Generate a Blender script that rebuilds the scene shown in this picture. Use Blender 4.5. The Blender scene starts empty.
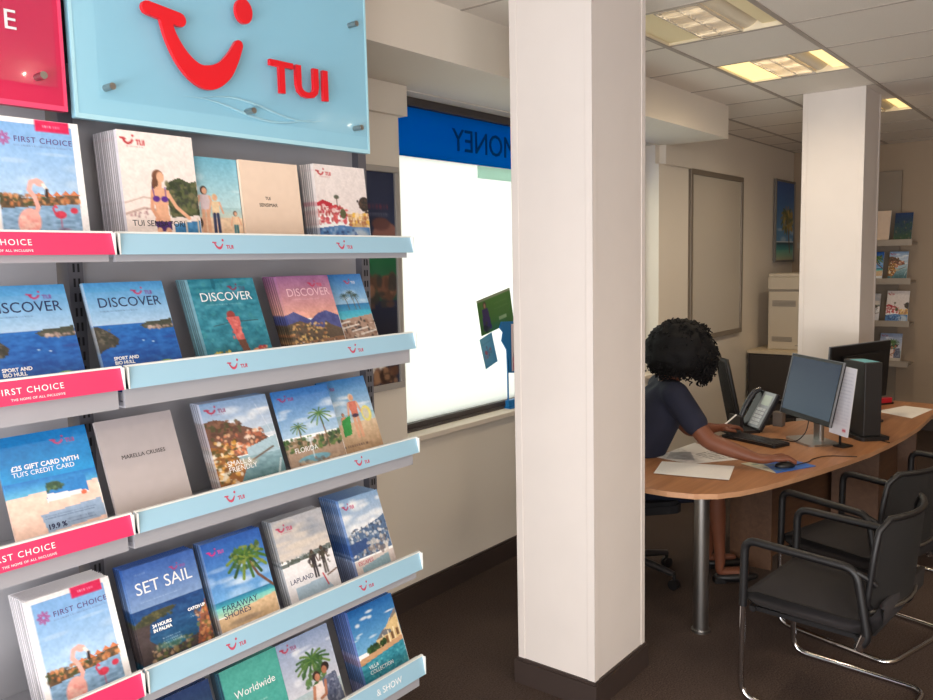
import bpy, math, random
import numpy as np
from mathutils import Vector, Matrix, noise as mnoise

random.seed(7)
rng = np.random.RandomState(5)
scene = bpy.context.scene
col = scene.collection
PI = math.pi

# ------------------------------------------------------------------ camera
def make_camera():
    yaw, pitch, roll, f = 6.75875298e-01, -1.06831461e-01, -2.17856828e-02, 819.156
    fw = Vector((math.cos(yaw)*math.cos(pitch), math.sin(yaw)*math.cos(pitch), math.sin(pitch)))
    r = Vector((math.sin(yaw), -math.cos(yaw), 0)); u = r.cross(fw)
    c, s = math.cos(roll), math.sin(roll)
    r2 = c*r + s*u; u2 = -s*r + c*u
    cam = bpy.data.cameras.new('camera'); cam.sensor_width = 36; cam.lens = f/933*36
    cam.clip_start = .02
    o = bpy.data.objects.new('camera', cam); col.objects.link(o)
    m = Matrix((r2, u2, -fw)).transposed().to_4x4(); m.translation = (0, 0, 1.8)
    o.matrix_world = m
    scene.camera = o
make_camera()
scene.view_settings.view_transform = 'Standard'
scene.view_settings.look = 'None'
scene.view_settings.gamma = 1
scene.view_settings.use_curve_mapping = False
scene.view_settings.exposure = 0.0

# ------------------------------------------------------------------ sky, daylight and added fill lights
w = bpy.data.worlds.new('overcast_sky'); scene.world = w; w.use_nodes = True
w.node_tree.nodes['Background'].inputs[0].default_value = (.93, .97, 1, 1)
w.node_tree.nodes['Background'].inputs[1].default_value = 1.9

def area(name, loc, rot, sx, sy, power, color, spread=PI):
    l = bpy.data.lights.new(name, 'AREA'); l.shape = 'RECTANGLE'; l.size = sx; l.size_y = sy
    l.energy = power; l.color = color; l.spread = spread
    o = bpy.data.objects.new(name, l); col.objects.link(o); o.location = loc; o.rotation_euler = rot
    return o
# daylight entering through the open shop front behind the camera
area('shop_front_daylight', (-2.35, -.6, 1.45), (0, -PI/2, 0), 2.3, 4.2, 106, (.97, .96, 1))
# added unseen fill lights: one aimed up at the ceiling, one facing the rack
area('ceiling_fill_light', (-2.3, -.6, .55), (0, -PI/2-.6, 0), .6, 4.2, 132, (1, .96, .92))
area('rack_fill_light', (-.2, -3.1, 1.6), (PI/2, 0, 0), 3.0, 1.8, 60, (.96, .97, 1))

# ------------------------------------------------------------------ materials
def lin(c):
    c = np.asarray(c, float)/255.
    return np.where(c <= .04045, c/12.92, ((c+.055)/1.055)**2.4)
MATS = {}
def mat(name, rgb, rough=.6, metal=0., bump=0., bscale=200., spec=.5, var=0., vscale=30., emit=None, coat=0., sheen=0.):
    if name in MATS: return MATS[name]
    m = bpy.data.materials.new(name); m.use_nodes = True; nt = m.node_tree; b = nt.nodes['Principled BSDF']
    c = (*lin(rgb), 1)
    b.inputs['Base Color'].default_value = c
    b.inputs['Roughness'].default_value = rough; b.inputs['Metallic'].default_value = metal
    b.inputs['Specular IOR Level'].default_value = spec; b.inputs['Coat Weight'].default_value = coat
    tc = nt.nodes.new('ShaderNodeTexCoord')
    if var:
        n = nt.nodes.new('ShaderNodeTexNoise'); n.inputs['Scale'].default_value = vscale; n.inputs['Detail'].default_value = 4
        nt.links.new(tc.outputs['Object'], n.inputs['Vector'])
        r = nt.nodes.new('ShaderNodeValToRGB'); r.color_ramp.elements[0].position = .3; r.color_ramp.elements[1].position = .7
        r.color_ramp.elements[0].color = (*[x*(1-var) for x in c[:3]], 1); r.color_ramp.elements[1].color = (*[min(1, x*(1+var)) for x in c[:3]], 1)
        nt.links.new(n.outputs['Fac'], r.inputs[0]); nt.links.new(r.outputs[0], b.inputs['Base Color'])
    if bump:
        n = nt.nodes.new('ShaderNodeTexNoise'); n.inputs['Scale'].default_value = bscale; n.inputs['Detail'].default_value = 3
        nt.links.new(tc.outputs['Object'], n.inputs['Vector'])
        bp = nt.nodes.new('ShaderNodeBump'); bp.inputs['Strength'].default_value = bump; bp.inputs['Distance'].default_value = .003
        nt.links.new(n.outputs['Fac'], bp.inputs['Height']); nt.links.new(bp.outputs[0], b.inputs['Normal'])
    if emit:
        b.inputs['Emission Color'].default_value = (*lin(emit[0]), 1); b.inputs['Emission Strength'].default_value = emit[1]
    MATS[name] = m
    return m
def vcol_mat(name, rough=.35, coat=.2):
    m = bpy.data.materials.new(name); m.use_nodes = True; nt = m.node_tree; b = nt.nodes['Principled BSDF']
    a = nt.nodes.new('ShaderNodeVertexColor'); a.layer_name = 'print'
    nt.links.new(a.outputs['Color'], b.inputs['Base Color']); b.inputs['Roughness'].default_value = rough
    b.inputs['Coat Weight'].default_value = coat; b.inputs['Coat Roughness'].default_value = .2
    MATS[name] = m; return m
PRINT = vcol_mat('printed_gloss_paper', .38, .15)
POSTER = vcol_mat('printed_poster', .3, .3)
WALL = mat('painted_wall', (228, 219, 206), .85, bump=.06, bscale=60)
WALLB = mat('painted_wall_warm_shaded', (174, 154, 132), .85, bump=.06, bscale=60)  # warm wall colour darkened to carry the shade of the far end
COLM = mat('painted_column', (222, 214, 208), .6, bump=.05, bscale=40, var=.015, vscale=6)
CEILM = mat('ceiling_tile', (236, 228, 218), .9, bump=.3, bscale=220, var=.03, vscale=150)
GRIDM = mat('ceiling_grid_metal', (176, 164, 154), .5)
SKIRT = mat('skirting_dark', (58, 47, 43), .5)
FRAMEG = mat('window_frame_dark', (72, 66, 66), .4)
SILLM = mat('sill_white', (225, 214, 200), .5)
GREY = mat('rack_grey_metal', (178, 178, 184), .42, metal=.15, var=.03, vscale=5)
GREYD = mat('rack_upright_grey', (112, 112, 120), .4, metal=.4)
SLOT = mat('slot_dark', (30, 30, 34), .7)
LIPB = mat('lip_light_blue', (156, 197, 218), .35, coat=.3)
LIPP = mat('lip_pink', (214, 52, 102), .35, coat=.3)
LIPE = mat('lip_clear_edge', (228, 230, 226), .3)
RED = mat('logo_red', (226, 18, 34), .35)
WHITE = mat('white_ink', (245, 245, 245), .5)
DARKINK = mat('navy_ink', (40, 52, 92), .5)
BLACKINK = mat('black_ink', (40, 40, 44), .5)
PURPLEINK = mat('purple_ink', (92, 60, 128), .5)
CORALINK = mat('muted_red_ink', (196, 74, 100), .5)
PAPER = mat('paper_white', (236, 232, 226), .7)
PAGES = mat('page_edges', (214, 214, 222), .8, bump=.3, bscale=800)
CHROME = mat('chrome', (205, 205, 208), .12, metal=1)
STEEL = mat('brushed_steel', (170, 168, 165), .32, metal=1)
BLK = mat('black_plastic', (19, 18, 20), .45)
BLKM = mat('black_mesh_fabric', (20, 18, 18), .8, bump=.5, bscale=500)
SEATG = mat('charcoal_seat_fabric', (33, 29, 31), .85, bump=.4, bscale=400, var=.1, vscale=200)
SEATB = mat('black_seat_fabric', (24, 23, 26), .85, bump=.4, bscale=400)
NAVY = mat('navy_cloth', (17, 21, 42), .85, bump=.3, bscale=300, var=.15, vscale=12)
SKIN = mat('brown_skin', (112, 66, 46), .5, var=.06, vscale=15, spec=.4)
HAIR = mat('black_hair', (10, 9, 11), .75, spec=.25)
BEIGE = mat('copier_beige', (205, 194, 176), .55)
BEIGED = mat('copier_grey_panel', (150, 142, 132), .55)
CREAM = mat('cabinet_cream', (214, 198, 170), .5)
DGREY = mat('cabinet_dark', (62, 56, 54), .6)
TEAL = mat('sticky_note_teal', (110, 178, 190), .7)
REDP = mat('red_plastic', (190, 30, 50), .35)

def carpet():
    m = bpy.data.materials.new('brown_carpet'); m.use_nodes = True; nt = m.node_tree; b = nt.nodes['Principled BSDF']
    tc = nt.nodes.new('ShaderNodeTexCoord')
    n = nt.nodes.new('ShaderNodeTexNoise'); n.inputs['Scale'].default_value = 140; n.inputs['Detail'].default_value = 6; n.inputs['Roughness'].default_value = .75
    n2 = nt.nodes.new('ShaderNodeTexNoise'); n2.inputs['Scale'].default_value = 2.2; n2.inputs['Detail'].default_value = 3
    for q in (n, n2): nt.links.new(tc.outputs['Object'], q.inputs['Vector'])
    r = nt.nodes.new('ShaderNodeValToRGB'); e = r.color_ramp.elements
    e[0].position = .32; e[0].color = (*lin((50, 41, 38)), 1); e[1].position = .72; e[1].color = (*lin((108, 92, 84)), 1)
    mx = nt.nodes.new('ShaderNodeMix'); mx.data_type = 'RGBA'; mx.blend_type = 'MULTIPLY'; mx.inputs[0].default_value = .35
    nt.links.new(n.outputs['Fac'], r.inputs[0]); nt.links.new(r.outputs[0], mx.inputs[6]); nt.links.new(n2.outputs['Fac'], mx.inputs[7])
    nt.links.new(mx.outputs[2], b.inputs['Base Color']); b.inputs['Roughness'].default_value = .95; b.inputs['Specular IOR Level'].default_value = .1
    bp = nt.nodes.new('ShaderNodeBump'); bp.inputs['Strength'].default_value = .6; bp.inputs['Distance'].default_value = .004
    nt.links.new(n.outputs['Fac'], bp.inputs['Height']); nt.links.new(bp.outputs[0], b.inputs['Normal'])
    return m
CARPET = carpet()
def wood(name, c0, c1, rough=.4, sc=(1.2, 22, 22)):
    m = bpy.data.materials.new(name); m.use_nodes = True; nt = m.node_tree; b = nt.nodes['Principled BSDF']
    tc = nt.nodes.new('ShaderNodeTexCoord'); mp = nt.nodes.new('ShaderNodeMapping'); mp.inputs['Scale'].default_value = sc
    n = nt.nodes.new('ShaderNodeTexNoise'); n.inputs['Scale'].default_value = 1.6; n.inputs['Detail'].default_value = 5; n.inputs['Distortion'].default_value = .6
    r = nt.nodes.new('ShaderNodeValToRGB'); e = r.color_ramp.elements
    e[0].position = .3; e[0].color = (*lin(c0), 1); e[1].position = .7; e[1].color = (*lin(c1), 1)
    nt.links.new(tc.outputs['Object'], mp.inputs[0]); nt.links.new(mp.outputs[0], n.inputs['Vector']); nt.links.new(n.outputs['Fac'], r.inputs[0])
    nt.links.new(r.outputs[0], b.inputs['Base Color']); b.inputs['Roughness'].default_value = rough
    return m
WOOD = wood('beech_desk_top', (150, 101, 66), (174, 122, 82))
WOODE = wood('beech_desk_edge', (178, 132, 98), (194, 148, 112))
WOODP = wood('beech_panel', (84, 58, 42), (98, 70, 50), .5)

def glassmat(name, rgb, alpha):
    m = bpy.data.materials.new(name); m.use_nodes = True; nt = m.node_tree; nt.nodes.clear()
    o = nt.nodes.new('ShaderNodeOutputMaterial'); mx = nt.nodes.new('ShaderNodeMixShader')
    t = nt.nodes.new('ShaderNodeBsdfTransparent'); t.inputs[0].default_value = (*lin(rgb), 1)
    g = nt.nodes.new('ShaderNodeBsdfGlossy'); g.inputs['Roughness'].default_value = .12
    mx.inputs[0].default_value = alpha
    nt.links.new(t.outputs[0], mx.inputs[1]); nt.links.new(g.outputs[0], mx.inputs[2]); nt.links.new(mx.outputs[0], o.inputs[0])
    return m
ACRYL = glassmat('clear_acrylic', (251, 253, 254), .02)
def translucent(name, rgb, frac=.85):
    m = bpy.data.materials.new(name); m.use_nodes = True; nt = m.node_tree; nt.nodes.clear()
    o = nt.nodes.new('ShaderNodeOutputMaterial'); mx = nt.nodes.new('ShaderNodeMixShader')
    t = nt.nodes.new('ShaderNodeBsdfTranslucent'); t.inputs[0].default_value = (*lin(rgb), 1)
    d = nt.nodes.new('ShaderNodeBsdfDiffuse'); d.inputs[0].default_value = (*lin(rgb), 1)
    mx.inputs[0].default_value = 1-frac
    nt.links.new(t.outputs[0], mx.inputs[1]); nt.links.new(d.outputs[0], mx.inputs[2]); nt.links.new(mx.outputs[0], o.inputs[0])
    return m
FROST = translucent('frosted_window_film', (246, 247, 240), .85)
BLUEFILM = translucent('blue_window_film', (0, 132, 214), .42)
BLUELET = translucent('dark_blue_film', (10, 84, 150), .35)
MINT = translucent('mint_window_sticker', (214, 236, 228), .8)

# ------------------------------------------------------------------ mesh builder
class MB:
    def __init__(s): s.v = []; s.f = []; s.mi = []; s.sm = []
    def add(s, vs, fs, mi=0, smooth=False):
        n = len(s.v); s.v += [tuple(v) for v in vs]
        s.f += [tuple(n+i for i in f) for f in fs]; s.mi += [mi]*len(fs); s.sm += [smooth]*len(fs)
        return s
    def box(s, lo, hi, mi=0, M=None):
        x0, y0, z0 = lo; x1, y1, z1 = hi
        vs = [Vector(p) for p in ((x0,y0,z0),(x1,y0,z0),(x1,y1,z0),(x0,y1,z0),(x0,y0,z1),(x1,y0,z1),(x1,y1,z1),(x0,y1,z1))]
        if M is not None: vs = [M @ v for v in vs]
        return s.add(vs, [(0,3,2,1),(4,5,6,7),(0,1,5,4),(1,2,6,5),(2,3,7,6),(3,0,4,7)], mi)
    def rbox(s, lo, hi, r, mi=0, M=None, n=3):
        """box with rounded vertical edges (plan view)"""
        pts = []
        for cx, cy, a0 in ((hi[0]-r, hi[1]-r, 0), (lo[0]+r, hi[1]-r, PI/2), (lo[0]+r, lo[1]+r, PI), (hi[0]-r, lo[1]+r, 1.5*PI)):
            for k in range(n+1):
                a = a0+k*PI/2/n; pts.append((cx+r*math.cos(a), cy+r*math.sin(a)))
        return s.prism(pts, lo[2], hi[2], mi, M)
    def prism(s, pts, z0, z1, mi=0, M=None, side=None):
        n = len(pts); vs = [Vector((x, y, z0)) for x, y in pts] + [Vector((x, y, z1)) for x, y in pts]
        if M is not None: vs = [M @ v for v in vs]
        s.add(vs, [tuple(range(n))[::-1], tuple(range(n, 2*n))], mi)
        s.add(vs, [(i, (i+1) % n, n+(i+1) % n, n+i) for i in range(n)], mi if side is None else side)
        return s
    def tube(s, path, r, n=10, closed=False, mi=0, cap=True):
        P = [Vector(p) for p in path]; m = len(P); R = r if hasattr(r, '__len__') else [r]*m
        vs = []; up = None
        for i in range(m):
            if closed: t = (P[(i+1) % m]-P[i-1]).normalized()
            else: t = (P[min(i+1, m-1)]-P[max(i-1, 0)]).normalized()
            if up is None:
                up = Vector((0, 0, 1)) if abs(t.z) < .9 else Vector((1, 0, 0))
            a = (up-t*up.dot(t)); a.normalize(); b = t.cross(a); up = a
            for k in range(n):
                an = 2*PI*k/n; vs.append(P[i]+(a*math.cos(an)+b*math.sin(an))*R[i])
        fs = []
        for i in range(m if closed else m-1):
            j = (i+1) % m
            for k in range(n):
                q = (k+1) % n; fs.append((i*n+k, i*n+q, j*n+q, j*n+k))
        s.add(vs, fs, mi, True)
        if cap and not closed:
            s.add(vs[:n], [tuple(range(n))[::-1]], mi); s.add(vs[-n:], [tuple(range(n))], mi)
        return s
    def cyl(s, p0, p1, r, n=20, mi=0): return s.tube([p0, p1], r, n, mi=mi)
    def ell(s, c, r, n=14, m=9, mi=0, M=None):
        vs = []; fs = []
        for i in range(m+1):
            ph = PI*i/m
            for k in range(n):
                th = 2*PI*k/n
                v = Vector((c[0]+r[0]*math.sin(ph)*math.cos(th), c[1]+r[1]*math.sin(ph)*math.sin(th), c[2]+r[2]*math.cos(ph)))
                vs.append(M @ v if M is not None else v)
        for i in range(m):
            for k in range(n):
                q = (k+1) % n; fs.append((i*n+k, (i+1)*n+k, (i+1)*n+q, i*n+q))
        return s.add(vs, fs, mi, True)
    def mesh(s, name, mats):
        me = bpy.data.meshes.new(name); me.from_pydata(s.v, [], s.f)
        for m in (mats if isinstance(mats, (list, tuple)) else [mats]): me.materials.append(m)
        me.polygons.foreach_set('material_index', s.mi); me.polygons.foreach_set('use_smooth', s.sm); me.update()
        return me
    def build(s, name, mats, parent=None, M=None, bevel=0):
        o = bpy.data.objects.new(name, s.mesh(name, mats)); col.objects.link(o)
        if parent is not None: o.parent = parent
        if M is not None: o.matrix_basis = M
        if bevel:
            b = o.modifiers.new('bevel', 'BEVEL'); b.width = bevel; b.segments = 2; b.limit_method = 'ANGLE'; b.angle_limit = .7
        return o
def fillet(pts, r, n=5):
    P = [Vector(p) for p in pts]; out = [P[0]]
    for i in range(1, len(P)-1):
        a = (P[i-1]-P[i]); b = (P[i+1]-P[i]); rr = min(r, a.length*.48, b.length*.48)
        p0 = P[i]+a.normalized()*rr; p1 = P[i]+b.normalized()*rr
        for k in range(n+1):
            t = k/n; out.append(p0*(1-t)**2+P[i]*2*t*(1-t)+p1*t*t)
    return out+[P[-1]]
def empty(name, loc=(0, 0, 0), rz=0, label=None, cat=None, group=None):
    o = bpy.data.objects.new(name, None); o.empty_display_size = .1; col.objects.link(o)
    o.location = loc; o.rotation_euler = (0, 0, rz); tag(o, label, cat, group); return o
def tag(o, label=None, cat=None, group=None, kind=None):
    if label: o['label'] = label
    if cat: o['category'] = cat
    if group: o['group'] = group
    if kind: o['kind'] = kind
    return o
def struct(o): o['kind'] = 'structure'; return o
def kids(o): return [c for c in bpy.data.objects if c.parent == o]
def dup(root, loc=None, rz=None, label=None):
    r = root.copy(); col.objects.link(r)
    if loc is not None: r.location = loc
    if rz is not None: r.rotation_euler = (0, 0, rz)
    if label: r['label'] = label
    for ch in kids(root):
        c = ch.copy(); col.objects.link(c); c.parent = r
        for g in kids(ch):
            d = g.copy(); col.objects.link(d); d.parent = c
    return r
_tc = {}
def text(name, s, size, material, parent=None, M=None, depth=.0002, align='LEFT', bold=0., sx=1., space=1.):
    key = (s, size, depth, align, bold, space)
    if key not in _tc:
        cu = bpy.data.curves.new('t', 'FONT'); cu.body = s; cu.size = size; cu.extrude = depth; cu.align_x = align; cu.offset = bold; cu.space_character = space
        cu.resolution_u = 3
        t = bpy.data.objects.new('t', cu); col.objects.link(t); bpy.context.view_layer.update()
        me = bpy.data.meshes.new_from_object(t); bpy.data.objects.remove(t); _tc[key] = me
    me = _tc[key].copy(); me.materials.clear(); me.materials.append(material)
    if sx != 1.:
        for v in me.vertices: v.co.x *= sx
    if sx < 0: me.flip_normals()
    o = bpy.data.objects.new(name, me); col.objects.link(o)
    if parent is not None: o.parent = parent
    if M is not None: o.matrix_basis = M
    return o
# frame that stands text up in the XZ plane, facing -Y
UP = Matrix.Rotation(PI/2, 4, 'X')

# smile emblem: outline measured on the big sign, in units of sign metres, origin at its lower left (x right, z up)
def stroke(pts, wid, n=40):
    """variable-width stroke through points -> polygon"""
    P = [Vector((*p, 0)) for p in pts]; m = len(P)
    def cr(a, b, c, d, t): return .5*((2*b)+(-a+c)*t+(2*a-5*b+4*c-d)*t*t+(-a+3*b-3*c+d)*t**3)
    Q = []; W = []
    for i in range(m-1):
        a, b, c, d = P[max(i-1, 0)], P[i], P[i+1], P[min(i+2, m-1)]
        for k in range(8):
            t = k/8; Q.append(cr(a, b, c, d, t)); W.append(cr(wid[max(i-1, 0)], wid[i], wid[i+1], wid[min(i+2, m-1)], t))
    Q.append(P[-1]); W.append(wid[-1])
    L = []; Rr = []
    for i, q in enumerate(Q):
        t = (Q[min(i+1, len(Q)-1)]-Q[max(i-1, 0)]).normalized(); nn = Vector((-t.y, t.x, 0)); L.append(q+nn*W[i]/2); Rr.append(q-nn*W[i]/2)
    def capf(q, t, w0):
        nn = Vector((-t.y, t.x, 0)); return [q+(nn*math.cos(a)+t*math.sin(a))*w0/2 for a in (PI/6, PI/3, PI/2, 2*PI/3, 5*PI/6)]
    e = capf(Q[-1], (Q[-1]-Q[-2]).normalized(), W[-1]); st = capf(Q[0], (Q[0]-Q[1]).normalized(), W[0])
    st.reverse()
    return Q, L, Rr, e, st
def stroke_mesh(mb, pts, wid, z0, z1, sc=1, ox=0, oy=0, M=None):
    Q, L, R, e, st = stroke(pts, wid)
    f = lambda v: (ox+v.x*sc, oy+v.y*sc)
    n = len(L)
    for z, fl in ((z0, True), (z1, False)):
        vs = [Vector((*f(v), z)) for v in L]+[Vector((*f(v), z)) for v in R]
        if M is not None: vs = [M @ v for v in vs]
        fs = [(i, n+i, n+i+1, i+1) for i in range(n-1)]
        mb.add(vs, [q[::-1] for q in fs] if fl else fs)
        for cp in ([L[-1]]+e+[R[-1]], [R[0]]+st[::-1]+[L[0]]):
            vs = [Vector((*f(v), z)) for v in cp]
            if M is not None: vs = [M @ v for v in vs]
            mb.add(vs, [tuple(range(len(vs)))[::-1] if not fl else tuple(range(len(vs)))])
    ring = L+e+R[::-1]+st[::-1]
    vs = [Vector((*f(v), z0)) for v in ring]+[Vector((*f(v), z1)) for v in ring]
    if M is not None: vs = [M @ v for v in vs]
    k = len(ring); mb.add(vs, [(i, k+i, k+(i+1) % k, (i+1) % k) for i in range(k)])
def smile(mb, sc, ox, oy, z0, z1, M=None):
    # coordinates relative to (1.17, 2.30) on the sign, 0.31 wide
    bar = [(.018, .158), (.108, .146)]; stroke_mesh(mb, bar, [.034, .036], z0, z1, sc, ox, oy, M)
    st = [(.064, .150), (.080, .098), (.112, .048), (.150, .018), (.190, .012), (.236, .036), (.268, .076), (.290, .116)]
    stroke_mesh(mb, st, [.032, .036, .046, .056, .064, .052, .038, .027], z0+.00002, z1+.00002, sc, ox, oy, M)
    c = (.313, .212); r = (.028, .034)
    pts = [(ox+(c[0]+r[0]*math.cos(a))*sc, oy+(c[1]+r[1]*math.sin(a))*sc) for a in np.linspace(0, 2*PI, 22)[:-1]]
    mb.prism(pts, z0, z1, M=M)

# ------------------------------------------------------------------ cover painting (arrays turned into printed vertex colours)
NX, NY = 80, 114
class Art:
    def __init__(s, nx=NX, ny=NY, asp=.21/.297, base=(255, 255, 255), vs=1.):
        s.nx, s.ny = nx, ny; s.im = np.zeros((ny, nx, 3))+np.array(base, float)
        v, u = np.mgrid[0:ny, 0:nx]; s.vs = vs; s.u = u/(nx-1)*asp; s.v = np.minimum(v/(ny-1)*vs, 1.0); s.asp = asp   # both in units of the height
        s.px = 1/(ny-1)
    def blend(s, m, c): m = np.clip(m, 0, 1)[..., None]; s.im = s.im*(1-m)+np.array(c, float)*m; return s
    def grad(s, v0, v1, c0, c1, u0=-9, u1=9):
        t = np.clip((s.v-v0)/(v1-v0), 0, 1)[..., None]; c = np.array(c0, float)*(1-t)+np.array(c1, float)*t
        m = ((s.v >= v0-.5*s.px) & (s.v <= v1+.5*s.px) & (s.u >= u0) & (s.u <= u1))[..., None]; s.im = np.where(m, c, s.im); return s
    def rect(s, u0, v0, u1, v1, c, a=1.):
        e = s.px*.5
        m = np.clip((s.u-u0)/e/2+.5, 0, 1)*np.clip((u1-s.u)/e/2+.5, 0, 1)*np.clip((s.v-v0)/e/2+.5, 0, 1)*np.clip((v1-s.v)/e/2+.5, 0, 1)
        return s.blend(m*a, c)
    def ell(s, cu, cv, ru, rv, c, a=1., rot=0, soft=None):
        du, dv = s.u-cu, s.v-cv; x = du*math.cos(rot)+dv*math.sin(rot); y = -du*math.sin(rot)+dv*math.cos(rot)
        d = np.sqrt((x/ru)**2+(y/rv)**2); k = soft or s.px/min(ru, rv)
        return s.blend(np.clip((1-d)/k+.5, 0, 1)*a, c)
    def line(s, pts, wd, c, a=1.):
        m = np.zeros_like(s.u)
        for (x0, y0), (x1, y1) in zip(pts[:-1], pts[1:]):
            dx, dy = x1-x0, y1-y0; L = dx*dx+dy*dy+1e-12
            t = np.clip(((s.u-x0)*dx+(s.v-y0)*dy)/L, 0, 1); d = np.hypot(s.u-x0-t*dx, s.v-y0-t*dy)
            m = np.maximum(m, np.clip((wd/2-d)/s.px+.5, 0, 1))
        return s.blend(m*a, c)
    def poly(s, pts, c, a=1.):
        ins = np.zeros(s.u.shape, bool); n = len(pts)
        for i in range(n):
            x0, y0 = pts[i]; x1, y1 = pts[(i+1) % n]
            cnd = ((y0 > s.v) != (y1 > s.v)) & (s.u < (x1-x0)*(s.v-y0)/((y1-y0) or 1e-9)+x0); ins ^= cnd
        return s.blend(ins*a, c)
    def noise(s, u0, v0, u1, v1, amp, sc=18, seed=0, stretch=1.):
        r = np.random.RandomState(seed); n = int(sc)+3; g = r.rand(n*3, n*3)
        x = (s.u*sc) % (n*3-2); y = (s.v*sc*stretch) % (n*3-2); xi = x.astype(int); yi = y.astype(int); fx = x-xi; fy = y-yi
        fx = fx*fx*(3-2*fx); fy = fy*fy*(3-2*fy)
        q = g[yi, xi]*(1-fx)*(1-fy)+g[yi, xi+1]*fx*(1-fy)+g[yi+1, xi]*(1-fx)*fy+g[yi+1, xi+1]*fx*fy
        m = ((s.u >= u0) & (s.u <= u1) & (s.v >= v0) & (s.v <= v1))[..., None]
        s.im = np.clip(s.im+m*((q-.5)*2*amp)[..., None], 0, 255); return s
    def speck(s, u0, v0, u1, v1, cols, n, r=.012, seed=1, a=.8):
        k = np.random.RandomState(seed)
        for i in range(n):
            s.ell(u0+k.rand()*(u1-u0), v0+k.rand()*(v1-v0), r*(.5+k.rand()), r*(.5+k.rand()), cols[k.randint(len(cols))], a)
        return s
    def clouds(s, v0, v1, n=8, seed=3, c=(255, 255, 255), a=.35, big=.09):
        k = np.random.RandomState(seed)
        for i in range(n): s.ell(k.rand()*s.asp, v0+k.rand()*(v1-v0), big*(.4+k.rand()), big*.35*(.4+k.rand()), c, a, soft=.8)
        return s
    def palm(s, bu, bv, tu, tv, wd=.014, L=.13, trunk=(110, 84, 62), leaf=(58, 98, 48), n=11, leaf2=(120, 140, 60)):
        s.line([(bu, bv), ((bu+tu)/2+.01, (bv+tv)/2+.01), (tu, tv)], wd, trunk)
        for i in range(n):
            a = PI*2*i/n+.3; pts = []
            for k in range(6):
                t = k/5; pts.append((tu+math.cos(a)*L*t, tv+math.sin(a)*L*.75*t+.28*L*t*t-.0*L))
            s.line(pts, wd*.9, leaf if i % 3 else leaf2)
        return s
    def person(s, u, v, h, top, skin=(196, 140, 110), hair=(60, 40, 32), arms=True, low=None):
        """small standing figure, head top at v, height h"""
        low = low or skin
        s.ell(u, v+h*.08, h*.065, h*.085, hair); s.ell(u+.012*h, v+h*.09, h*.048, h*.065, skin)
        s.poly([(u-h*.1, v+h*.17), (u+h*.1, v+h*.17), (u+h*.075, v+h*.5), (u-h*.075, v+h*.5)], top)
        s.line([(u-h*.04, v+h*.48), (u-h*.05, v+h*.95)], h*.07, low); s.line([(u+h*.04, v+h*.48), (u+h*.05, v+h*.95)], h*.07, low)
        if arms:
            s.line([(u-h*.1, v+h*.2), (u-h*.16, v+h*.48)], h*.045, skin); s.line([(u+h*.1, v+h*.2), (u+h*.17, v+h*.45)], h*.045, skin)
        return s
    def tinytext(s, u0, v, u1, c, hgt=.012, seed=0, a=.8, gap=True):
        k = np.random.RandomState(seed); u = u0
        while u < u1:
            L = hgt*(.5+k.rand()*.5); s.rect(u, v, min(u+L, u1), v+hgt, c, a*(.5+.5*k.rand())); u += L+hgt*(.35 if (not gap or k.rand() < .8) else .9)
        return s
    def logo(s, u, v, w0, c=(206, 40, 62), small=True, c2=None):
        """smile and three letters, w0 wide"""
        k = w0/.42
        s.line([(u, v+.02*k), (u+.09*k, v+.035*k)], .035*k, c)
        s.line([(u+.05*k, v+.03*k), (u+.075*k, v+.09*k), (u+.13*k, v+.125*k), (u+.19*k, v+.10*k), (u+.22*k, v+.055*k)], .042*k, c)
        s.ell(u+.235*k, v-.035*k, .022*k, .024*k, c)
        c2 = c2 or c; x = u+.29*k; t = .02*k; y0, y1 = v+.045*k, v+.125*k
        s.line([(x, y0), (x+.055*k, y0)], t, c2); s.line([(x+.027*k, y0), (x+.027*k, y1)], t, c2)
        s.line([(x+.075*k, y0), (x+.075*k, y1), (x+.125*k, y1), (x+.125*k, y0)], t, c2); s.line([(x+.155*k, y0), (x+.155*k, y1)], t, c2)
        if small: s.tinytext(u+.1*k, v+.165*k, u+.42*k, c2, .02*k, 3, .5)
        return s

def sheet_mesh(art, wd, hg, spine=0., tint=None):
    """front face as a coloured grid in the XZ plane facing -Y, plus the left side strip wrapped with the same print"""
    ny, nx = art.ny, art.nx; xs = np.linspace(0, wd, nx); zs = np.linspace(hg, 0, ny)
    X, Z = np.meshgrid(xs, zs); V = np.stack([X, np.zeros_like(X), Z], -1).reshape(-1, 3); C = lin(art.im.reshape(-1, 3))
    i = np.arange(ny-1)[:, None]*nx+np.arange(nx-1)[None]; F = np.stack([i, i+nx, i+nx+1, i+1], -1).reshape(-1, 4)
    if spine:
        n0 = len(V); S = []; SC = []
        lc = art.im[:, 1:4].mean(1) if tint is None else (art.im[:, 1:4].mean(1)*(1-tint[1])+np.array(tint[0], float)*tint[1])
        for yy in (0, spine): S.append(np.stack([np.zeros(ny), np.full(ny, yy), zs], -1)); SC.append(lin(lc))
        # cut edge: paler strip at the far side of the copy
        V = np.vstack([V]+S); C = np.vstack([C]+SC); j = np.arange(ny-1)
        F = np.vstack([F, np.stack([n0+j, n0+ny+j, n0+ny+j+1, n0+j+1], -1)])
    me = bpy.data.meshes.new('cover'); me.from_pydata(V.tolist(), [], F.tolist())
    a = me.color_attributes.new('print', 'FLOAT_COLOR', 'POINT'); a.data.foreach_set('color', np.hstack([C, np.ones((len(C), 1))]).ravel().astype('f'))
    me.update(); return me
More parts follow.
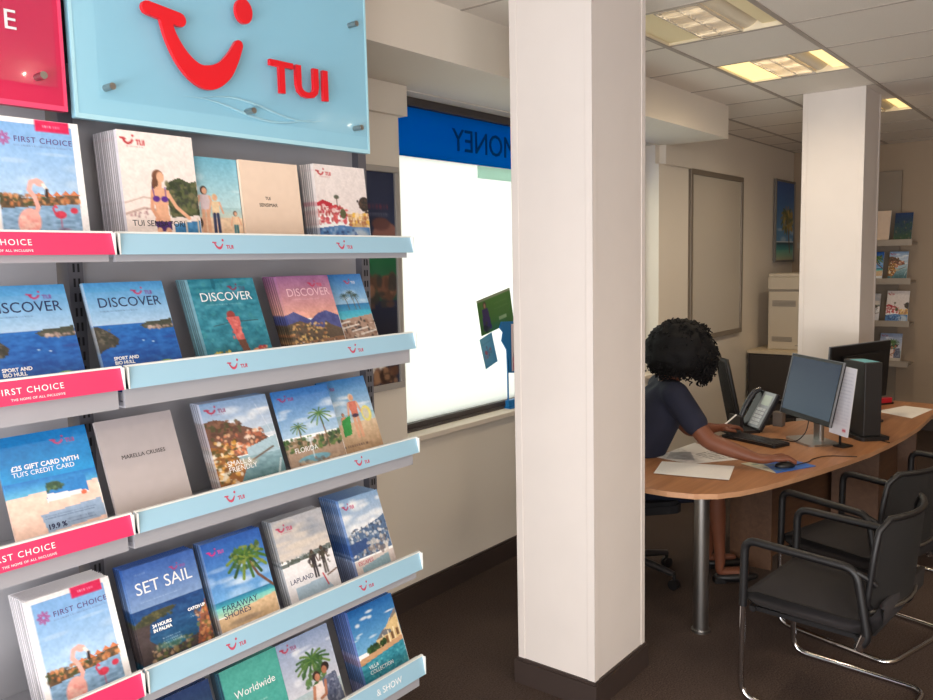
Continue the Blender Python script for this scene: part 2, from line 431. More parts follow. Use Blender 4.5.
def copy_mesh(art, wd, hg, th, tint=None):
    """a copy standing behind: closed block, left side and top printed like the cover"""
    ny = 40; zs = np.linspace(hg, 0, ny); rows = np.linspace(0, art.ny-1, ny).astype(int)
    lc = art.im[rows, 1:4].mean(1)
    if tint is not None: lc = lc*(1-tint[1])+np.array(tint[0], float)*tint[1]
    rc = art.im[rows, -3:].mean(1); pale = np.array((222, 224, 232.))
    e = .0009; V = []; C = []
    ring = [(0, 0, lc*1.03), (wd, 0, rc), (wd, th-e, pale+0*lc), (0, th-e, lc*.97), (0, th-.0002, lc*.45+pale*.1)]
    ring = [(0, 0, np.minimum(lc*1.0, 255)), (wd, 0, rc), (wd, th-.0003, rc*.3+pale*.7), (0, th-.0003, lc*.55)]
    for x, y, c in ring:
        for k in range(ny): V.append((x, y, zs[k])); C.append(c[k])
    F = []
    for a in range(4):
        b = (a+1) % 4
        for k in range(ny-1): F.append((a*ny+k, a*ny+k+1, b*ny+k+1, b*ny+k))
    F.append((0, ny, 2*ny, 3*ny)); F.append((ny-1, 4*ny-1, 3*ny-1, 2*ny-1))
    me = bpy.data.meshes.new('brochure'); me.from_pydata(V, [], F); C = lin(np.clip(np.array(C), 0, 255))
    a = me.color_attributes.new('print', 'FLOAT_COLOR', 'POINT'); a.data.foreach_set('color', np.hstack([C, np.ones((len(C), 1))]).ravel().astype('f'))
    me.materials.append(PRINT); me.update(); return me

A = {}
SKIN1 = (226, 172, 140)
def flamingo_cover():
    a = Art(); W = a.asp
    a.rect(.0, .0, W, 1, (248, 246, 246)); i0, i1 = .045, W-.06
    a.rect(i0, .04, i1, 1, (150, 190, 232)); a.grad(.04, .62, (128, 178, 230), (176, 208, 238), i0, i1)
    a.clouds(.2, .5, 6, 4, a=.2)
    a.noise(i0, .55, i1, .7, 20, 30, 3)
    a.poly([(i0, .58), (i0+.1, .6), (i0+.2, .62), (i1, .57), (i1, .66), (i0, .72)], (104, 82, 60))
    a.speck(i0, .59, i1, .67, [(196, 120, 72), (70, 62, 48), (214, 150, 100), (60, 74, 40), (150, 96, 62)], 90, .014, 5)
    for k in range(5): a.poly([(i0+.25+k*.07, .60-.006*k), (i0+.29+k*.07, .565-.006*k), (i0+.33+k*.07, .60-.006*k)], (212, 128, 84))
    a.poly([(i0, .70), (i1, .645), (i1, 1), (i0, 1)], (134, 172, 206)); a.noise(i0, .67, i1, 1, 26, 26, 6, 2.5)
    a.grad(.9, 1, (96, 136, 176), (74, 108, 150), i0, i1); a.noise(i0, .9, i1, 1, 20, 30, 9, 2)
    P = (244, 178, 168); P2 = (236, 146, 140)
    cu = i0+.2; a.ell(cu, .80, .085, .11, P, rot=.25); a.ell(cu-.02, .84, .055, .07, (248, 196, 184)); a.speck(cu-.07, .74, cu+.06, .9, [P2, (250, 208, 196), (240, 160, 150)], 40, .014, 4, .6)
    a.line([(cu+.04, .76), (cu+.075, .68), (cu+.055, .60), (cu+.02, .55), (cu+.04, .49), (cu+.09, .475), (cu+.12, .50)], .034, P)
    a.ell(cu+.105, .495, .034, .026, P); a.line([(cu+.13, .505), (cu+.155, .54)], .024, (250, 236, 226)); a.line([(cu+.155, .545), (cu+.15, .59)], .024, (44, 34, 34))
    a.line([(cu, .9), (cu, 1)], .012, P2); a.line([(cu+.03, .9), (cu+.035, 1)], .012, P2)
    R = (214, 56, 84); a.ell(i1-.16, .735, .045, .03, R); a.line([(i1-.2, .73), (i1-.215, .69), (i1-.195, .665), (i1-.185, .68)], .014, R)
    a.ell(i1-.05, .70, .03, .024, R); a.line([(i1-.16, .76), (i1-.16, .83)], .006, R); a.ell(i1-.14, .85, .05, .012, (150, 84, 110), .5)
    a.rect(W*.52, 0, W-.075, .09, (222, 30, 88)); a.tinytext(W*.52+.06, .04, W-.15, (250, 220, 230), .016, 7)
    # flower of loops
    for k in range(8):
        t = k*PI/4; a.ell(i0+.075+.033*math.cos(t), .165+.033*math.sin(t), .02, .011, (176, 44, 116), .9, t); a.ell(i0+.075+.034*math.cos(t), .165+.034*math.sin(t), .011, .004, (160, 180, 226), .9, t)
    a.tinytext(i0+.15, .205, i1-.01, (96, 110, 160), .012, 9, .6)
    return a
A['flamingo'] = flamingo_cover()
def sensatori():
    a = Art(vs=1.07); W = a.asp; a.grad(0, 1, (246, 236, 230), (240, 224, 216)); a.logo(.03, .06, .20, (190, 50, 56))
    a.poly([(W*.55, .52), (W*.62, .44), (W*.75, .40), (W*.9, .44), (W, .42), (W, .75), (W*.6, .78)], (74, 84, 56)); a.speck(W*.58, .45, W, .76, [(48, 60, 40), (96, 104, 66), (60, 64, 56), (120, 116, 84)], 110, .02, 2)
    a.line([(0, .66), (W*.25, .6), (W*.5, .62)], .012, (206, 180, 168)); a.line([(0, .76), (W*.25, .70), (W*.5, .72)], .02, (198, 168, 158)); a.speck(.02, .7, .2, .8, [(190, 140, 140), (160, 120, 120)], 16, .01, 6, .6)
    a.poly([(W*.62, .84), (W, .80), (W, .97), (W*.64, .99)], (60, 130, 180)); a.noise(W*.62, .8, W, 1, 20, 30, 5)
    s1 = (232, 176, 142)
    a.ell(W*.47, .40, .055, .062, (122, 78, 56)); a.ell(W*.42, .47, .03, .09, (110, 70, 52), rot=.2); a.ell(W*.5, .405, .036, .05, s1)
    a.line([(W*.49, .44), (W*.48, .52)], .034, s1)
    a.poly([(W*.36, .53), (W*.46, .49), (W*.6, .53), (W*.56, .70), (W*.58, .83), (W*.37, .83), (W*.40, .70)], s1)
    a.line([(W*.57, .54), (W*.68, .68), (W*.84, .78)], .035, s1); a.line([(W*.38, .54), (W*.35, .70), (W*.42, .80)], .034, (222, 160, 128))
    a.ell(W*.42, .61, .034, .028, (88, 44, 140)); a.ell(W*.53, .61, .034, .028, (88, 44, 140)); a.line([(W*.4, .6), (W*.38, .5)], .008, (88, 44, 140)); a.line([(W*.55, .6), (W*.55, .5)], .008, (88, 44, 140))
    a.poly([(W*.36, .82), (W*.6, .82), (W*.58, .9), (W*.4, .92)], (70, 36, 110)); a.line([(W*.42, .9), (W*.44, 1)], .05, s1); a.line([(W*.54, .9), (W*.56, 1)], .05, s1)
    a.rect(W*.78, .8, W*.8, .98, (226, 200, 170)); a.rect(W*.95, .78, W*.97, .95, (226, 200, 170))
    return a
A['sens'] = sensatori()
def family():
    a = Art(); W = a.asp; a.grad(0, .55, (112, 180, 204), (190, 222, 226)); a.clouds(.2, .5, 6, 7, a=.25); a.grad(.55, .66, (168, 206, 210), (206, 214, 200)); a.grad(.66, 1, (238, 210, 178), (226, 184, 150)); a.noise(0, .66, W, 1, 14, 30, 3)
    a.person(.31, .32, .56, (216, 196, 200), hair=(52, 32, 28), skin=SKIN1); a.person(.42, .40, .46, (236, 208, 168), hair=(222, 190, 140), skin=SKIN1, low=(40, 50, 90)); a.ell(.2, .72, .07, .08, (62, 48, 44)); a.line([(.2, .78), (.18, .95)], .05, (150, 100, 80))
    a.person(.63, .58, .34, (240, 206, 170), hair=(70, 50, 40), skin=SKIN1, low=(60, 120, 130)); a.speck(0, .85, W, 1, [(240, 226, 200), (210, 150, 120)], 40, .014, 6, .5)
    return a
A['fam'] = family()
def plain(c, c2=None, n=5):
    a = Art(); a.grad(0, 1, c, c2 or c); a.noise(0, 0, 1, 1, 2, 20, n); return a
A['cream'] = plain((240, 216, 194), (232, 206, 184)); A['cream'].grad(.86, .93, (240, 214, 186), (246, 222, 190), .05, .5)
A['marella'] = plain((176, 168, 170), (186, 176, 174))
A['marella'].vs = 1.12
def redcol():
    a = Art(); W = a.asp; a.grad(0, .6, (238, 228, 224), (232, 220, 216)); a.logo(.03, .07, .18, (190, 50, 56))
    a.poly([(0, .46), (.08, .42), (.2, .46), (.2, .5), (0, .5)], (184, 34, 54)); a.poly([(.1, .52), (.25, .47), (.36, .53)], (200, 60, 70))
    a.speck(0, .5, .42, .7, [(190, 40, 60), (216, 90, 90), (240, 220, 216), (170, 60, 60)], 70, .022, 4)
    a.ell(.27, .38, .035, .025, (90, 96, 80)); a.line([(.27, .38), (.27, .5)], .01, (100, 70, 60)); a.ell(.34, .58, .04, .06, (88, 92, 60)); a.ell(.66, .45, .08, .09, (46, 40, 40)); a.speck(.56, .4, W, .56, [(40, 34, 36), (80, 60, 50)], 20, .02, 8)
    a.poly([(.4, .58), (W, .56), (W, .74), (.42, .74)], (214, 178, 128)); a.speck(.42, .58, W, .72, [(240, 190, 70), (190, 140, 90), (250, 226, 190), (170, 100, 70)], 50, .02, 9)
    a.poly([(0, .76), (.3, .72), (.5, .74), (W, .74), (W, 1), (0, 1)], (84, 134, 190)); a.ell(.55, .88, .14, .12, (190, 206, 220), soft=.5); a.speck(0, .76, .5, 1, [(60, 96, 160), (150, 180, 214), (40, 70, 120)], 70, .018, 3, .7)
    return a
A['red'] = redcol()
def discover_blue():
    a = Art(vs=1.2); W = a.asp; a.grad(0, .46, (86, 160, 214), (176, 206, 232)); a.grad(0, .1, (76, 150, 208), (96, 168, 218)); a.grad(.46, 1, (30, 100, 176), (10, 78, 160)); a.noise(0, .46, W, 1, 16, 22, 2, 2.2)
    a.logo(W*.57, .085, .17, (196, 50, 96), c2=(130, 70, 140))
    a.poly([(W*.56, .475), (W*.66, .445), (W*.8, .44), (W, .42), (W, .52), (W*.8, .53), (W*.62, .51)], (70, 74, 62)); a.speck(W*.6, .485, W, .525, [(176, 150, 140), (110, 96, 90), (190, 170, 160)], 30, .012, 3); a.ell(W*.95, .62, .09, .015, (50, 60, 130), .5)
    a.poly([(0, .46), (.05, .47), (.14, .54), (.19, .60), (.17, .66), (.06, .70), (0, .74)], (62, 60, 54)); a.speck(0, .5, .15, .68, [(44, 48, 40), (104, 96, 84)], 40, .013, 8, .8)
    a.ell(W*.56, .64, .01, .006, (220, 230, 240)); a.ell(W*.68, .66, .01, .006, (220, 230, 240))
    a.ell(W*.79, .93, .09, .065, (150, 190, 70)); a.tinytext(W*.7, .90, W*.88, (230, 240, 200), .012, 4, .7); a.tinytext(W*.72, .925, W*.86, (230, 240, 200), .012, 5, .7)
    a.tinytext(W*.12, .30, W*.6, (70, 90, 130), .012, 2, .6); a.tinytext(W*.17, .905, W*.6, (225, 235, 245), .012, 6, .7)
    return a
A['discover'] = discover_blue()
def discover_teal():
    a = Art(vs=1.2); W = a.asp; a.grad(0, 1, (56, 140, 160), (34, 120, 140)); a.noise(0, 0, W, 1, 22, 14, 2, 2); a.speck(0, 0, W, 1, [(30, 104, 124), (90, 172, 184), (70, 150, 150)], 120, .022, 6, .35)
    a.logo(W*.57, .09, .17, (150, 50, 80), c2=(90, 90, 120)); a.line([(W*.2, .56), (W*.5, .52), (W*.9, .52)], .008, (50, 70, 76)); a.ell(W*.36, .05, .02, .09, (20, 90, 110), .6)
    a.ell(W*.5, .44, .045, .05, (150, 60, 56)); a.poly([(W*.42, .46), (W*.62, .46), (W*.6, .62), (W*.62, .74), (W*.5, .76), (W*.47, .6)], (206, 100, 96)); a.speck(W*.45, .46, W*.6, .72, [(230, 140, 130), (180, 70, 70)], 20, .014, 4, .6)
    a.poly([(W*.5, .74), (W*.62, .74), (W*.66, .9), (W*.56, .92)], (110, 70, 56)); a.ell(W*.62, .93, .03, .05, (150, 150, 90))
    a.speck(W*.1, .86, W*.35, .96, [(230, 190, 60), (240, 220, 120), (180, 140, 50)], 40, .012, 5); a.speck(W*.72, .84, W*.92, .93, [(220, 90, 60), (240, 160, 110), (190, 50, 60)], 30, .014, 6); a.tinytext(W*.18, .30, W*.7, (210, 230, 235), .012, 2, .6)
    return a
A['teal'] = discover_teal()
def discover_purple():
    a = Art(vs=1.2); W = a.asp; a.grad(0, .55, (160, 106, 150), (236, 172, 150)); a.noise(0, 0, W, .5, 8, 10, 4); a.logo(W*.57, .09, .17, (200, 50, 90), c2=(214, 70, 100))
    a.poly([(0, .5), (.1, .46), (.2, .52), (.3, .58), (.42, .50), (.54, .47), (W, .55), (W, .75), (0, .75)], (78, 84, 140)); a.noise(0, .46, W, .72, 12, 18, 4)
    a.poly([(0, .62), (.15, .58), (.28, .64), (.45, .70), (.5, .6), (.56, .66), (W, .72), (W, .86), (0, .9)], (96, 80, 66)); a.speck(0, .62, .5, .86, [(214, 170, 110), (240, 206, 130), (120, 84, 60), (60, 60, 52), (176, 120, 80)], 120, .014, 6)
    a.poly([(0, .86), (W, .82), (W, 1), (0, 1)], (150, 110, 84)); a.speck(0, .85, W, 1, [(240, 200, 130), (84, 74, 80), (190, 140, 90), (230, 226, 220)], 70, .014, 8, .7); a.tinytext(W*.18, .30, W*.7, (240, 210, 220), .012, 2, .5)
    return a
A['purple'] = discover_purple()
def palmpool():
    a = Art(vs=1.2); W = a.asp; a.grad(0, .42, (52, 124, 196), (160, 200, 228)); a.clouds(.2, .4, 5, 3); a.grad(.42, .52, (40, 120, 176), (70, 160, 200)); a.grad(.52, .66, (60, 176, 206), (110, 206, 220)); a.logo(W*.6, .09, .15, (200, 60, 90), c2=(220, 220, 230), small=False)
    for k, (u, v) in enumerate(((.36, .3), (.46, .26), (.52, .3))): a.palm(u+.03, .5, u, v, .008, .06, leaf=(40, 60, 56), leaf2=(60, 84, 60))
    a.poly([(0, .66), (W, .58), (W, 1), (0, 1)], (180, 150, 132)); a.speck(0, .64, W, 1, [(90, 66, 56), (226, 206, 190), (150, 112, 92), (60, 50, 50)], 90, .022, 4, .8)
    for k in range(4): a.line([(.1+k*.12, .7+.05*k), (.34+k*.12, .66+.05*k)], .02, (240, 232, 224))
    return a
A['palmpool'] = palmpool()
def gift():
    a = Art(vs=1.2); W = a.asp; a.grad(0, .5, (10, 118, 190), (20, 150, 214)); a.noise(0, 0, W, .45, 8, 10, 3); a.grad(.44, .6, (20, 120, 200), (110, 190, 220)); a.poly([(0, .58), (W, .55), (W, 1), (0, 1)], (240, 206, 190)); a.noise(0, .56, W, 1, 10, 24, 8)
    a.logo(W*.58, .09, .17, (196, 60, 110), c2=(190, 70, 120))
    a.poly([(W*.42, .50), (W*.86, .48), (W*.87, .66), (W*.40, .68)], (36, 128, 200)); a.poly([(W*.41, .60), (W*.84, .63), (W*.87, .66), (W*.40, .68)], (236, 232, 236)); a.ell(W*.5, .53, .06, .04, (50, 84, 60)); a.speck(W*.42, .5, W*.6, .58, [(40, 70, 50), (90, 120, 80)], 20, .012, 4); a.ell(W*.81, .655, .022, .022, (226, 110, 80))
    a.poly([(W*.3, .78), (W*.98, .74), (W, .92), (W*.34, .96)], (150, 176, 206))
    a.tinytext(W*.34, .80, W*.9, (60, 80, 120), .008, 3, .8); a.tinytext(W*.34, .825, W*.88, (60, 80, 120), .008, 4, .8); a.tinytext(W*.56, .87, W*.88, (60, 80, 120), .010, 5, .8); a.tinytext(W*.56, .895, W*.88, (60, 80, 120), .010, 6, .8)
    return a
A['gift'] = gift()
def small():
    a = Art(vs=1.2); W = a.asp; a.grad(0, .5, (140, 174, 214), (222, 228, 234)); a.clouds(.05, .4, 10, 6, a=.5); a.poly([(W*.4, .42), (W, .36), (W, .46), (W*.4, .48)], (160, 190, 206), .6)
    a.poly([(0, .22), (.1, .20), (.22, .24), (.3, .30), (.40, .34), (.5, .40), (W*.9, .54), (W*.6, .66), (0, .66)], (116, 80, 66)); a.speck(0, .24, .35, .42, [(92, 62, 52), (140, 98, 76), (80, 80, 50)], 60, .02, 3)
    a.speck(.1, .40, .58, .66, [(224, 140, 100), (240, 190, 150), (196, 110, 80), (246, 226, 206), (120, 70, 60)], 140, .018, 7)
    a.grad(.68, 1, (150, 184, 196), (76, 120, 128)); a.poly([(W*.5, .6), (W, .5), (W, .7), (W*.5, .7)], (170, 198, 210)); a.noise(0, .68, W, 1, 14, 22, 5, 2)
    a.poly([(0, .5), (.14, .56), (.26, .7), (.3, .82), (.2, 1), (0, 1)], (150, 96, 50)); a.speck(0, .46, .26, .98, [(214, 150, 60), (120, 80, 40), (84, 80, 44), (236, 190, 120), (244, 236, 220)], 120, .02, 9)
    a.line([(W*.56, .74), (W*.9, .64)], .022, (110, 96, 84)); a.ell(.3, .76, .12, .05, (236, 190, 140), .5, soft=.7); a.logo(.04, .07, .19, (196, 50, 80), c2=(150, 80, 120))
    a.line([(W*.8, .1), (W*.95, .5)], .006, (240, 244, 250), .7); a.line([(W*.97, .8), (W*.88, .98)], .02, (244, 248, 250), .6)
    return a
A['small'] = small()
def florida():
    a = Art(vs=1.2); W = a.asp; a.grad(0, .6, (52, 116, 190), (176, 206, 230)); a.clouds(.2, .5, 12, 9, a=.4); a.logo(.05, .09, .17, (160, 50, 110), small=False)
    a.poly([(0, .66), (W, .62), (W, 1), (0, 1)], (176, 150, 130)); a.speck(0, .62, W, .78, [(50, 84, 46), (90, 120, 60), (40, 60, 40), (130, 110, 80)], 110, .022, 5)
    a.palm(.52, .8, .5, .36, .016, .15, leaf=(60, 110, 50), leaf2=(110, 150, 64)); a.palm(.18, .76, .2, .48, .012, .1, leaf=(50, 96, 50))
    a.ell(.3, .9, .2, .05, (120, 180, 200)); a.line([(.3, .9), (.3, .62)], .014, (226, 238, 246), .8); a.ell(.3, .66, .05, .03, (230, 240, 248), .7)
    a.speck(0, .9, W, 1, [(210, 180, 150), (120, 96, 86)], 40, .02, 3, .5)
    return a
A['florida'] = florida()
def beachfam():
    a = Art(vs=1.2); W = a.asp; a.grad(0, .5, (60, 130, 196), (190, 214, 230)); a.clouds(.25, .5, 10, 2, a=.4); a.grad(.5, .62, (150, 196, 214), (200, 210, 206)); a.grad(.62, 1, (214, 188, 156), (190, 156, 122)); a.noise(0, .6, W, 1, 10, 24, 3); a.logo(.05, .09, .16, (150, 70, 120), small=False)
    a.person(.42, .22, .62, (214, 120, 100), hair=(226, 200, 170), skin=(220, 164, 132)); a.ell(.59, .52, .075, .11, (234, 222, 120)); a.ell(.58, .52, .045, .075, (206, 200, 180)); a.ell(.42, .52, .05, .025, (60, 40, 70))
    a.person(.24, .46, .3, (220, 150, 110), hair=(90, 60, 44)); a.poly([(.2, .56), (.34, .5), (.3, .76), (.18, .78)], (40, 150, 70)); a.tinytext(.1, .9, .5, (80, 60, 60), .03, 3, .7)
    return a
A['beach'] = beachfam()
def sail():
    a = Art(vs=1.2); W = a.asp; a.grad(0, .46, (54, 98, 176), (132, 160, 200)); a.grad(.46, 1, (28, 72, 130), (22, 84, 116)); a.noise(0, .46, W, 1, 14, 22, 3, 2); a.logo(W*.62, .11, .14, (180, 60, 120), c2=(160, 80, 150))
    a.poly([(0, .58), (.1, .53), (.22, .50), (.36, .50), (.42, .52), (.3, .58), (.1, .63), (0, .66)], (70, 72, 54)); a.speck(.02, .52, .38, .6, [(54, 60, 44), (100, 96, 60)], 40, .013, 3)
    a.poly([(0, .62), (.14, .62), (.1, .78), (.2, .9), (.3, .94), (W, .86), (W, 1), (0, 1)], (70, 60, 62)); a.speck(.1, .86, .5, 1, [(90, 104, 60), (150, 130, 90), (60, 70, 50), (190, 160, 130)], 80, .016, 4); a.poly([(W*.9, .66), (W, .56), (W, 1), (W*.75, 1), (W*.84, .8)], (140, 84, 64)); a.speck(W*.82, .6, W, 1, [(200, 120, 70), (96, 60, 50), (110, 110, 60), (214, 150, 100)], 60, .016, 5)
    a.ell(.3, .88, .14, .04, (50, 130, 130), .5, soft=.7); a.tinytext(.1, .085, .2, (220, 230, 240), .01, 3, .7); a.tinytext(.1, .375, .5, (200, 214, 236), .01, 4, .6)
    for k in range(3): a.tinytext(.22, .80+.028*k, .40, (220, 228, 240), .014, 8+k, .7)
    for k in range(2): a.tinytext(W*.74, .67+.025*k, W*.93, (200, 214, 230), .01, 12+k, .7)
    return a
A['sail'] = sail()
def faraway():
    a = Art(vs=1.2); W = a.asp; a.grad(0, .68, (36, 92, 178), (110, 168, 220)); a.clouds(.3, .66, 14, 4, a=.3, big=.12); a.logo(.05, .1, .17, (220, 40, 130), c2=(226, 70, 150)); a.grad(.68, .74, (40, 120, 160), (70, 170, 180)); a.grad(.74, .84, (110, 200, 196), (190, 214, 180)); a.poly([(0, .86), (W, .78), (W, 1), (0, 1)], (222, 190, 150)); a.noise(0, .8, W, 1, 12, 30, 4)
    a.line([(W, .70), (.56, .52), (.48, .30)], .03, (110, 76, 62))
    for i in range(13):
        t = i*2*PI/13; L = .24; a.line([(.47, .27), (.47+L*.5*math.cos(t), .27+L*.42*math.sin(t)), (.47+L*math.cos(t), .27+L*.75*math.sin(t)+.08)], .034, [(66, 110, 46), (120, 146, 56), (46, 84, 44)][i % 3])
    a.speck(.3, .16, .66, .44, [(80, 120, 50), (50, 84, 40), (140, 150, 70)], 50, .022, 5, .7); a.ell(.3, .95, .18, .03, (140, 120, 110), .5, soft=.6)
    return a
A['faraway'] = faraway()
def lapland():
    a = Art(vs=1.2); W = a.asp; a.grad(0, .5, (188, 190, 196), (214, 206, 200)); a.clouds(.05, .45, 12, 8, c=(226, 214, 200), a=.6, big=.14); a.clouds(.1, .3, 6, 18, c=(140, 150, 166), a=.4, big=.12); a.logo(.05, .09, .19, (196, 50, 90)); a.poly([(0, .54), (W, .46), (W, .54), (0, .6)], (108, 118, 116)); a.speck(0, .50, W, .56, [(80, 90, 84), (150, 160, 160), (70, 76, 66)], 60, .014, 3); a.grad(.58, 1, (236, 234, 236), (220, 218, 222)); a.poly([(0, .58), (W, .53), (W, .7), (0, .7)], (238, 236, 238))
    a.person(.42, .47, .36, (50, 44, 50), hair=(36, 34, 38), skin=(90, 70, 60), low=(44, 40, 46)); a.person(.56, .46, .36, (70, 66, 56), hair=(44, 40, 40), skin=(90, 70, 60), low=(90, 84, 80)); a.speck(.36, .5, .64, .7, [(40, 36, 40), (90, 84, 70)], 24, .018, 5, .7)
    a.poly([(.1, .86), (.5, .84), (.6, 1), (.1, 1)], (140, 176, 200), .7); a.line([(.5, .8), (.54, .95)], .016, (196, 50, 60)); a.line([(.56, .84), (.7, .8)], .02, (110, 84, 70))
    return a
A['lapland'] = lapland()
def escapes():
    a = Art(vs=1.2); W = a.asp; a.grad(0, .5, (140, 176, 214), (206, 214, 224)); a.clouds(.02, .5, 16, 5, a=.6, big=.12); a.logo(.04, .09, .18, (190, 50, 96), small=False)
    a.poly([(0, .5), (.3, .44), (.6, .38), (W, .34), (W, .8), (0, .82)], (86, 112, 146)); a.speck(0, .42, W, .8, [(226, 228, 230), (60, 90, 130), (190, 180, 170), (130, 150, 176), (60, 70, 90)], 170, .018, 6); a.poly([(0, .6), (.3, .58), (.34, .7), (0, .76)], (52, 80, 130)); a.grad(.84, 1, (224, 212, 206), (206, 194, 190)); a.speck(.3, .62, .62, .82, [(214, 206, 196), (120, 110, 110)], 30, .03, 9, .7); a.poly([(.1, .93), (.6, .86), (.6, 1), (.1, 1)], (120, 170, 190), .7)
    return a
A['escapes'] = escapes()
def worldwide():
    a = Art(vs=1.2); W = a.asp; a.grad(0, 1, (84, 178, 164), (70, 160, 150)); a.noise(0, 0, W, 1, 4, 12, 3); a.rect(0, 0, .025, 1, (20, 60, 90)); a.tinytext(.2, .50, .48, (230, 244, 240), .014, 5, .7); return a
A['worldwide'] = worldwide()
def couple():
    a = Art(vs=1.2); W = a.asp; a.grad(0, .7, (150, 170, 206), (206, 206, 214)); a.clouds(.1, .6, 8, 5, a=.4); a.logo(.04, .07, .19, (190, 50, 80), c2=(150, 70, 110)); a.grad(.7, 1, (170, 190, 196), (200, 190, 176)); a.palm(.38, .9, .40, .34, .03, .23, leaf=(62, 104, 56), leaf2=(100, 134, 60), n=15); a.speck(.25, .3, .52, .66, [(56, 96, 50), (84, 120, 60)], 50, .026, 5, .8)
    s1 = (190, 130, 100); a.ell(.40, .56, .05, .06, (52, 34, 30)); a.ell(.41, .58, .036, .045, s1); a.poly([(.33, .66), (.46, .64), (.5, 1), (.3, 1)], (232, 214, 206)); a.line([(.34, .68), (.3, .86), (.42, .9)], .04, s1)
    a.ell(.54, .50, .055, .06, (44, 32, 30)); a.ell(.52, .53, .036, .048, (176, 116, 88)); a.poly([(.46, .62), (.66, .60), (.7, 1), (.48, 1)], (96, 104, 128)); a.speck(.5, .62, .66, .98, [(150, 156, 176), (60, 68, 96)], 50, .014, 4, .7); a.line([(.5, .66), (.47, .82), (.4, .84)], .036, (176, 116, 88))
    return a
A['couple'] = couple()
def villa():
    a = Art(vs=1.2); W = a.asp; a.grad(0, .6, (28, 104, 178), (120, 180, 220)); a.clouds(.1, .34, 5, 2, a=.8, big=.06); a.clouds(.3, .5, 6, 9, a=.6, big=.05)
    a.poly([(.3, .52), (.42, .44), (.5, .40), (.6, .30), (W, .24), (W, .66), (.3, .72)], (226, 196, 140)); a.poly([(.3, .52), (.44, .42), (.56, .46), (.56, .50)], (120, 120, 124)); a.poly([(.56, .36), (.62, .28), (W, .2), (W, .28)], (140, 130, 124))
    for k in range(4):
        a.rect(.36+k*.09, .54-.02*k, .40+k*.09, .64-.02*k, (120, 84, 56)); a.rect(.41+k*.09, .48-.02*k, .425+k*.09, .66-.02*k, (248, 232, 196))
    a.speck(.16, .56, .44, .7, [(40, 70, 36), (60, 96, 44), (30, 50, 34)], 60, .026, 5); a.poly([(0, .66), (W, .6), (W, .68), (0, .76)], (206, 160, 120)); a.poly([(0, .74), (W, .66), (W, 1), (0, 1)], (50, 140, 160)); a.noise(0, .7, W, 1, 22, 26, 4, 2); a.speck(0, .76, W, 1, [(120, 200, 206), (30, 110, 136)], 60, .014, 9, .5)
    return a
A['villa'] = villa()
def navycover():
    a = Art(); a.grad(0, 1, (34, 60, 110), (60, 90, 60)); a.speck(0, .2, .7, 1, [(50, 90, 50), (30, 50, 90), (120, 110, 90)], 60, .03, 4, .6); return a
A['navy'] = navycover()

for q, a in enumerate(A.values()):
    if q not in (3, 4): a.noise(0, 0, 1, 1, 7, 60, 40+q); a.noise(0, 0, 1, 1, 5, 26, 60+q)

# ================================================================== SETTING
XW, YW, ZC = 9.3, 2.85, 2.9
XF, YS = -2.5, -3.2
struct(MB().box((XF, YS, -.05), (XW+.1, YW+.4, 0)).build('floor', CARPET))
# window wall: below, left pier, right part, above
wl, wr, wb, wt = 3.03, 5.92, .90, 2.66
m = MB()
m.box((XF, YW, 0), (XW+.12, YW+.3, wb-.02)); m.box((XF, YW, wb-.02), (wl, YW+.3, ZC)); m.box((wr, YW, wb-.02), (XW+.12, YW+.3, ZC)); m.box((wl, YW, wt), (wr, YW+.3, ZC))
struct(m.build('wall_window_side', WALL))
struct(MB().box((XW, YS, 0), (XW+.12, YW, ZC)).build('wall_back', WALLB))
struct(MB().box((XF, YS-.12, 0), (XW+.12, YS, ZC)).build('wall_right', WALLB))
# shop front: low wall and frame with an open glazed front behind the camera
m = MB(); m.box((XF-.1, YS, 0), (XF, YW, .25)); m.box((XF-.1, YS, 2.65), (XF, YW, ZC))
for y in (YS, -1.3, .6, YW-.1): m.box((XF-.1, y, .25), (XF, y+.1, 2.65))
struct(m.build('wall_shop_front', WALL))
# bulkhead and pier caps
struct(MB().box((XF+.01, 2.33, 2.665), (6.05, YW, ZC)).build('trim_1', WALL))
m = MB(); m.box((2.2, YW-.055, 2.52), (3.06, YW, 2.665)); m.box((2.2, YW-.02, wb+.0), (wl, YW, 2.52)); struct(m.build('trim_2', WALL))
m = MB(); m.box((5.99, YW-.055, 2.52), (6.49, YW, 2.665)); m.box((wr, YW-.03, 0.12), (6.47, YW, 2.52)); struct(m.build('trim_3', WALL))
# skirting
def skirting(name, pts):
    m = MB()
    for (x0, y0, x1, y1) in pts:
        m.box((min(x0, x1), min(y0, y1), 0), (max(x0, x1), max(y0, y1), .105))
        m.box((min(x0, x1)+.004*(abs(x1-x0) < .05), min(y0, y1)+.006*(abs(y1-y0) < .05), .105), (max(x0, x1), max(y0, y1), .118))
    return struct(m.build(name, SKIRT))
skirting('baseboard_window_side', [(XF, YW-.02, XW, YW)])
skirting('baseboard_back', [(XW-.02, YS, XW, YW-.02)])
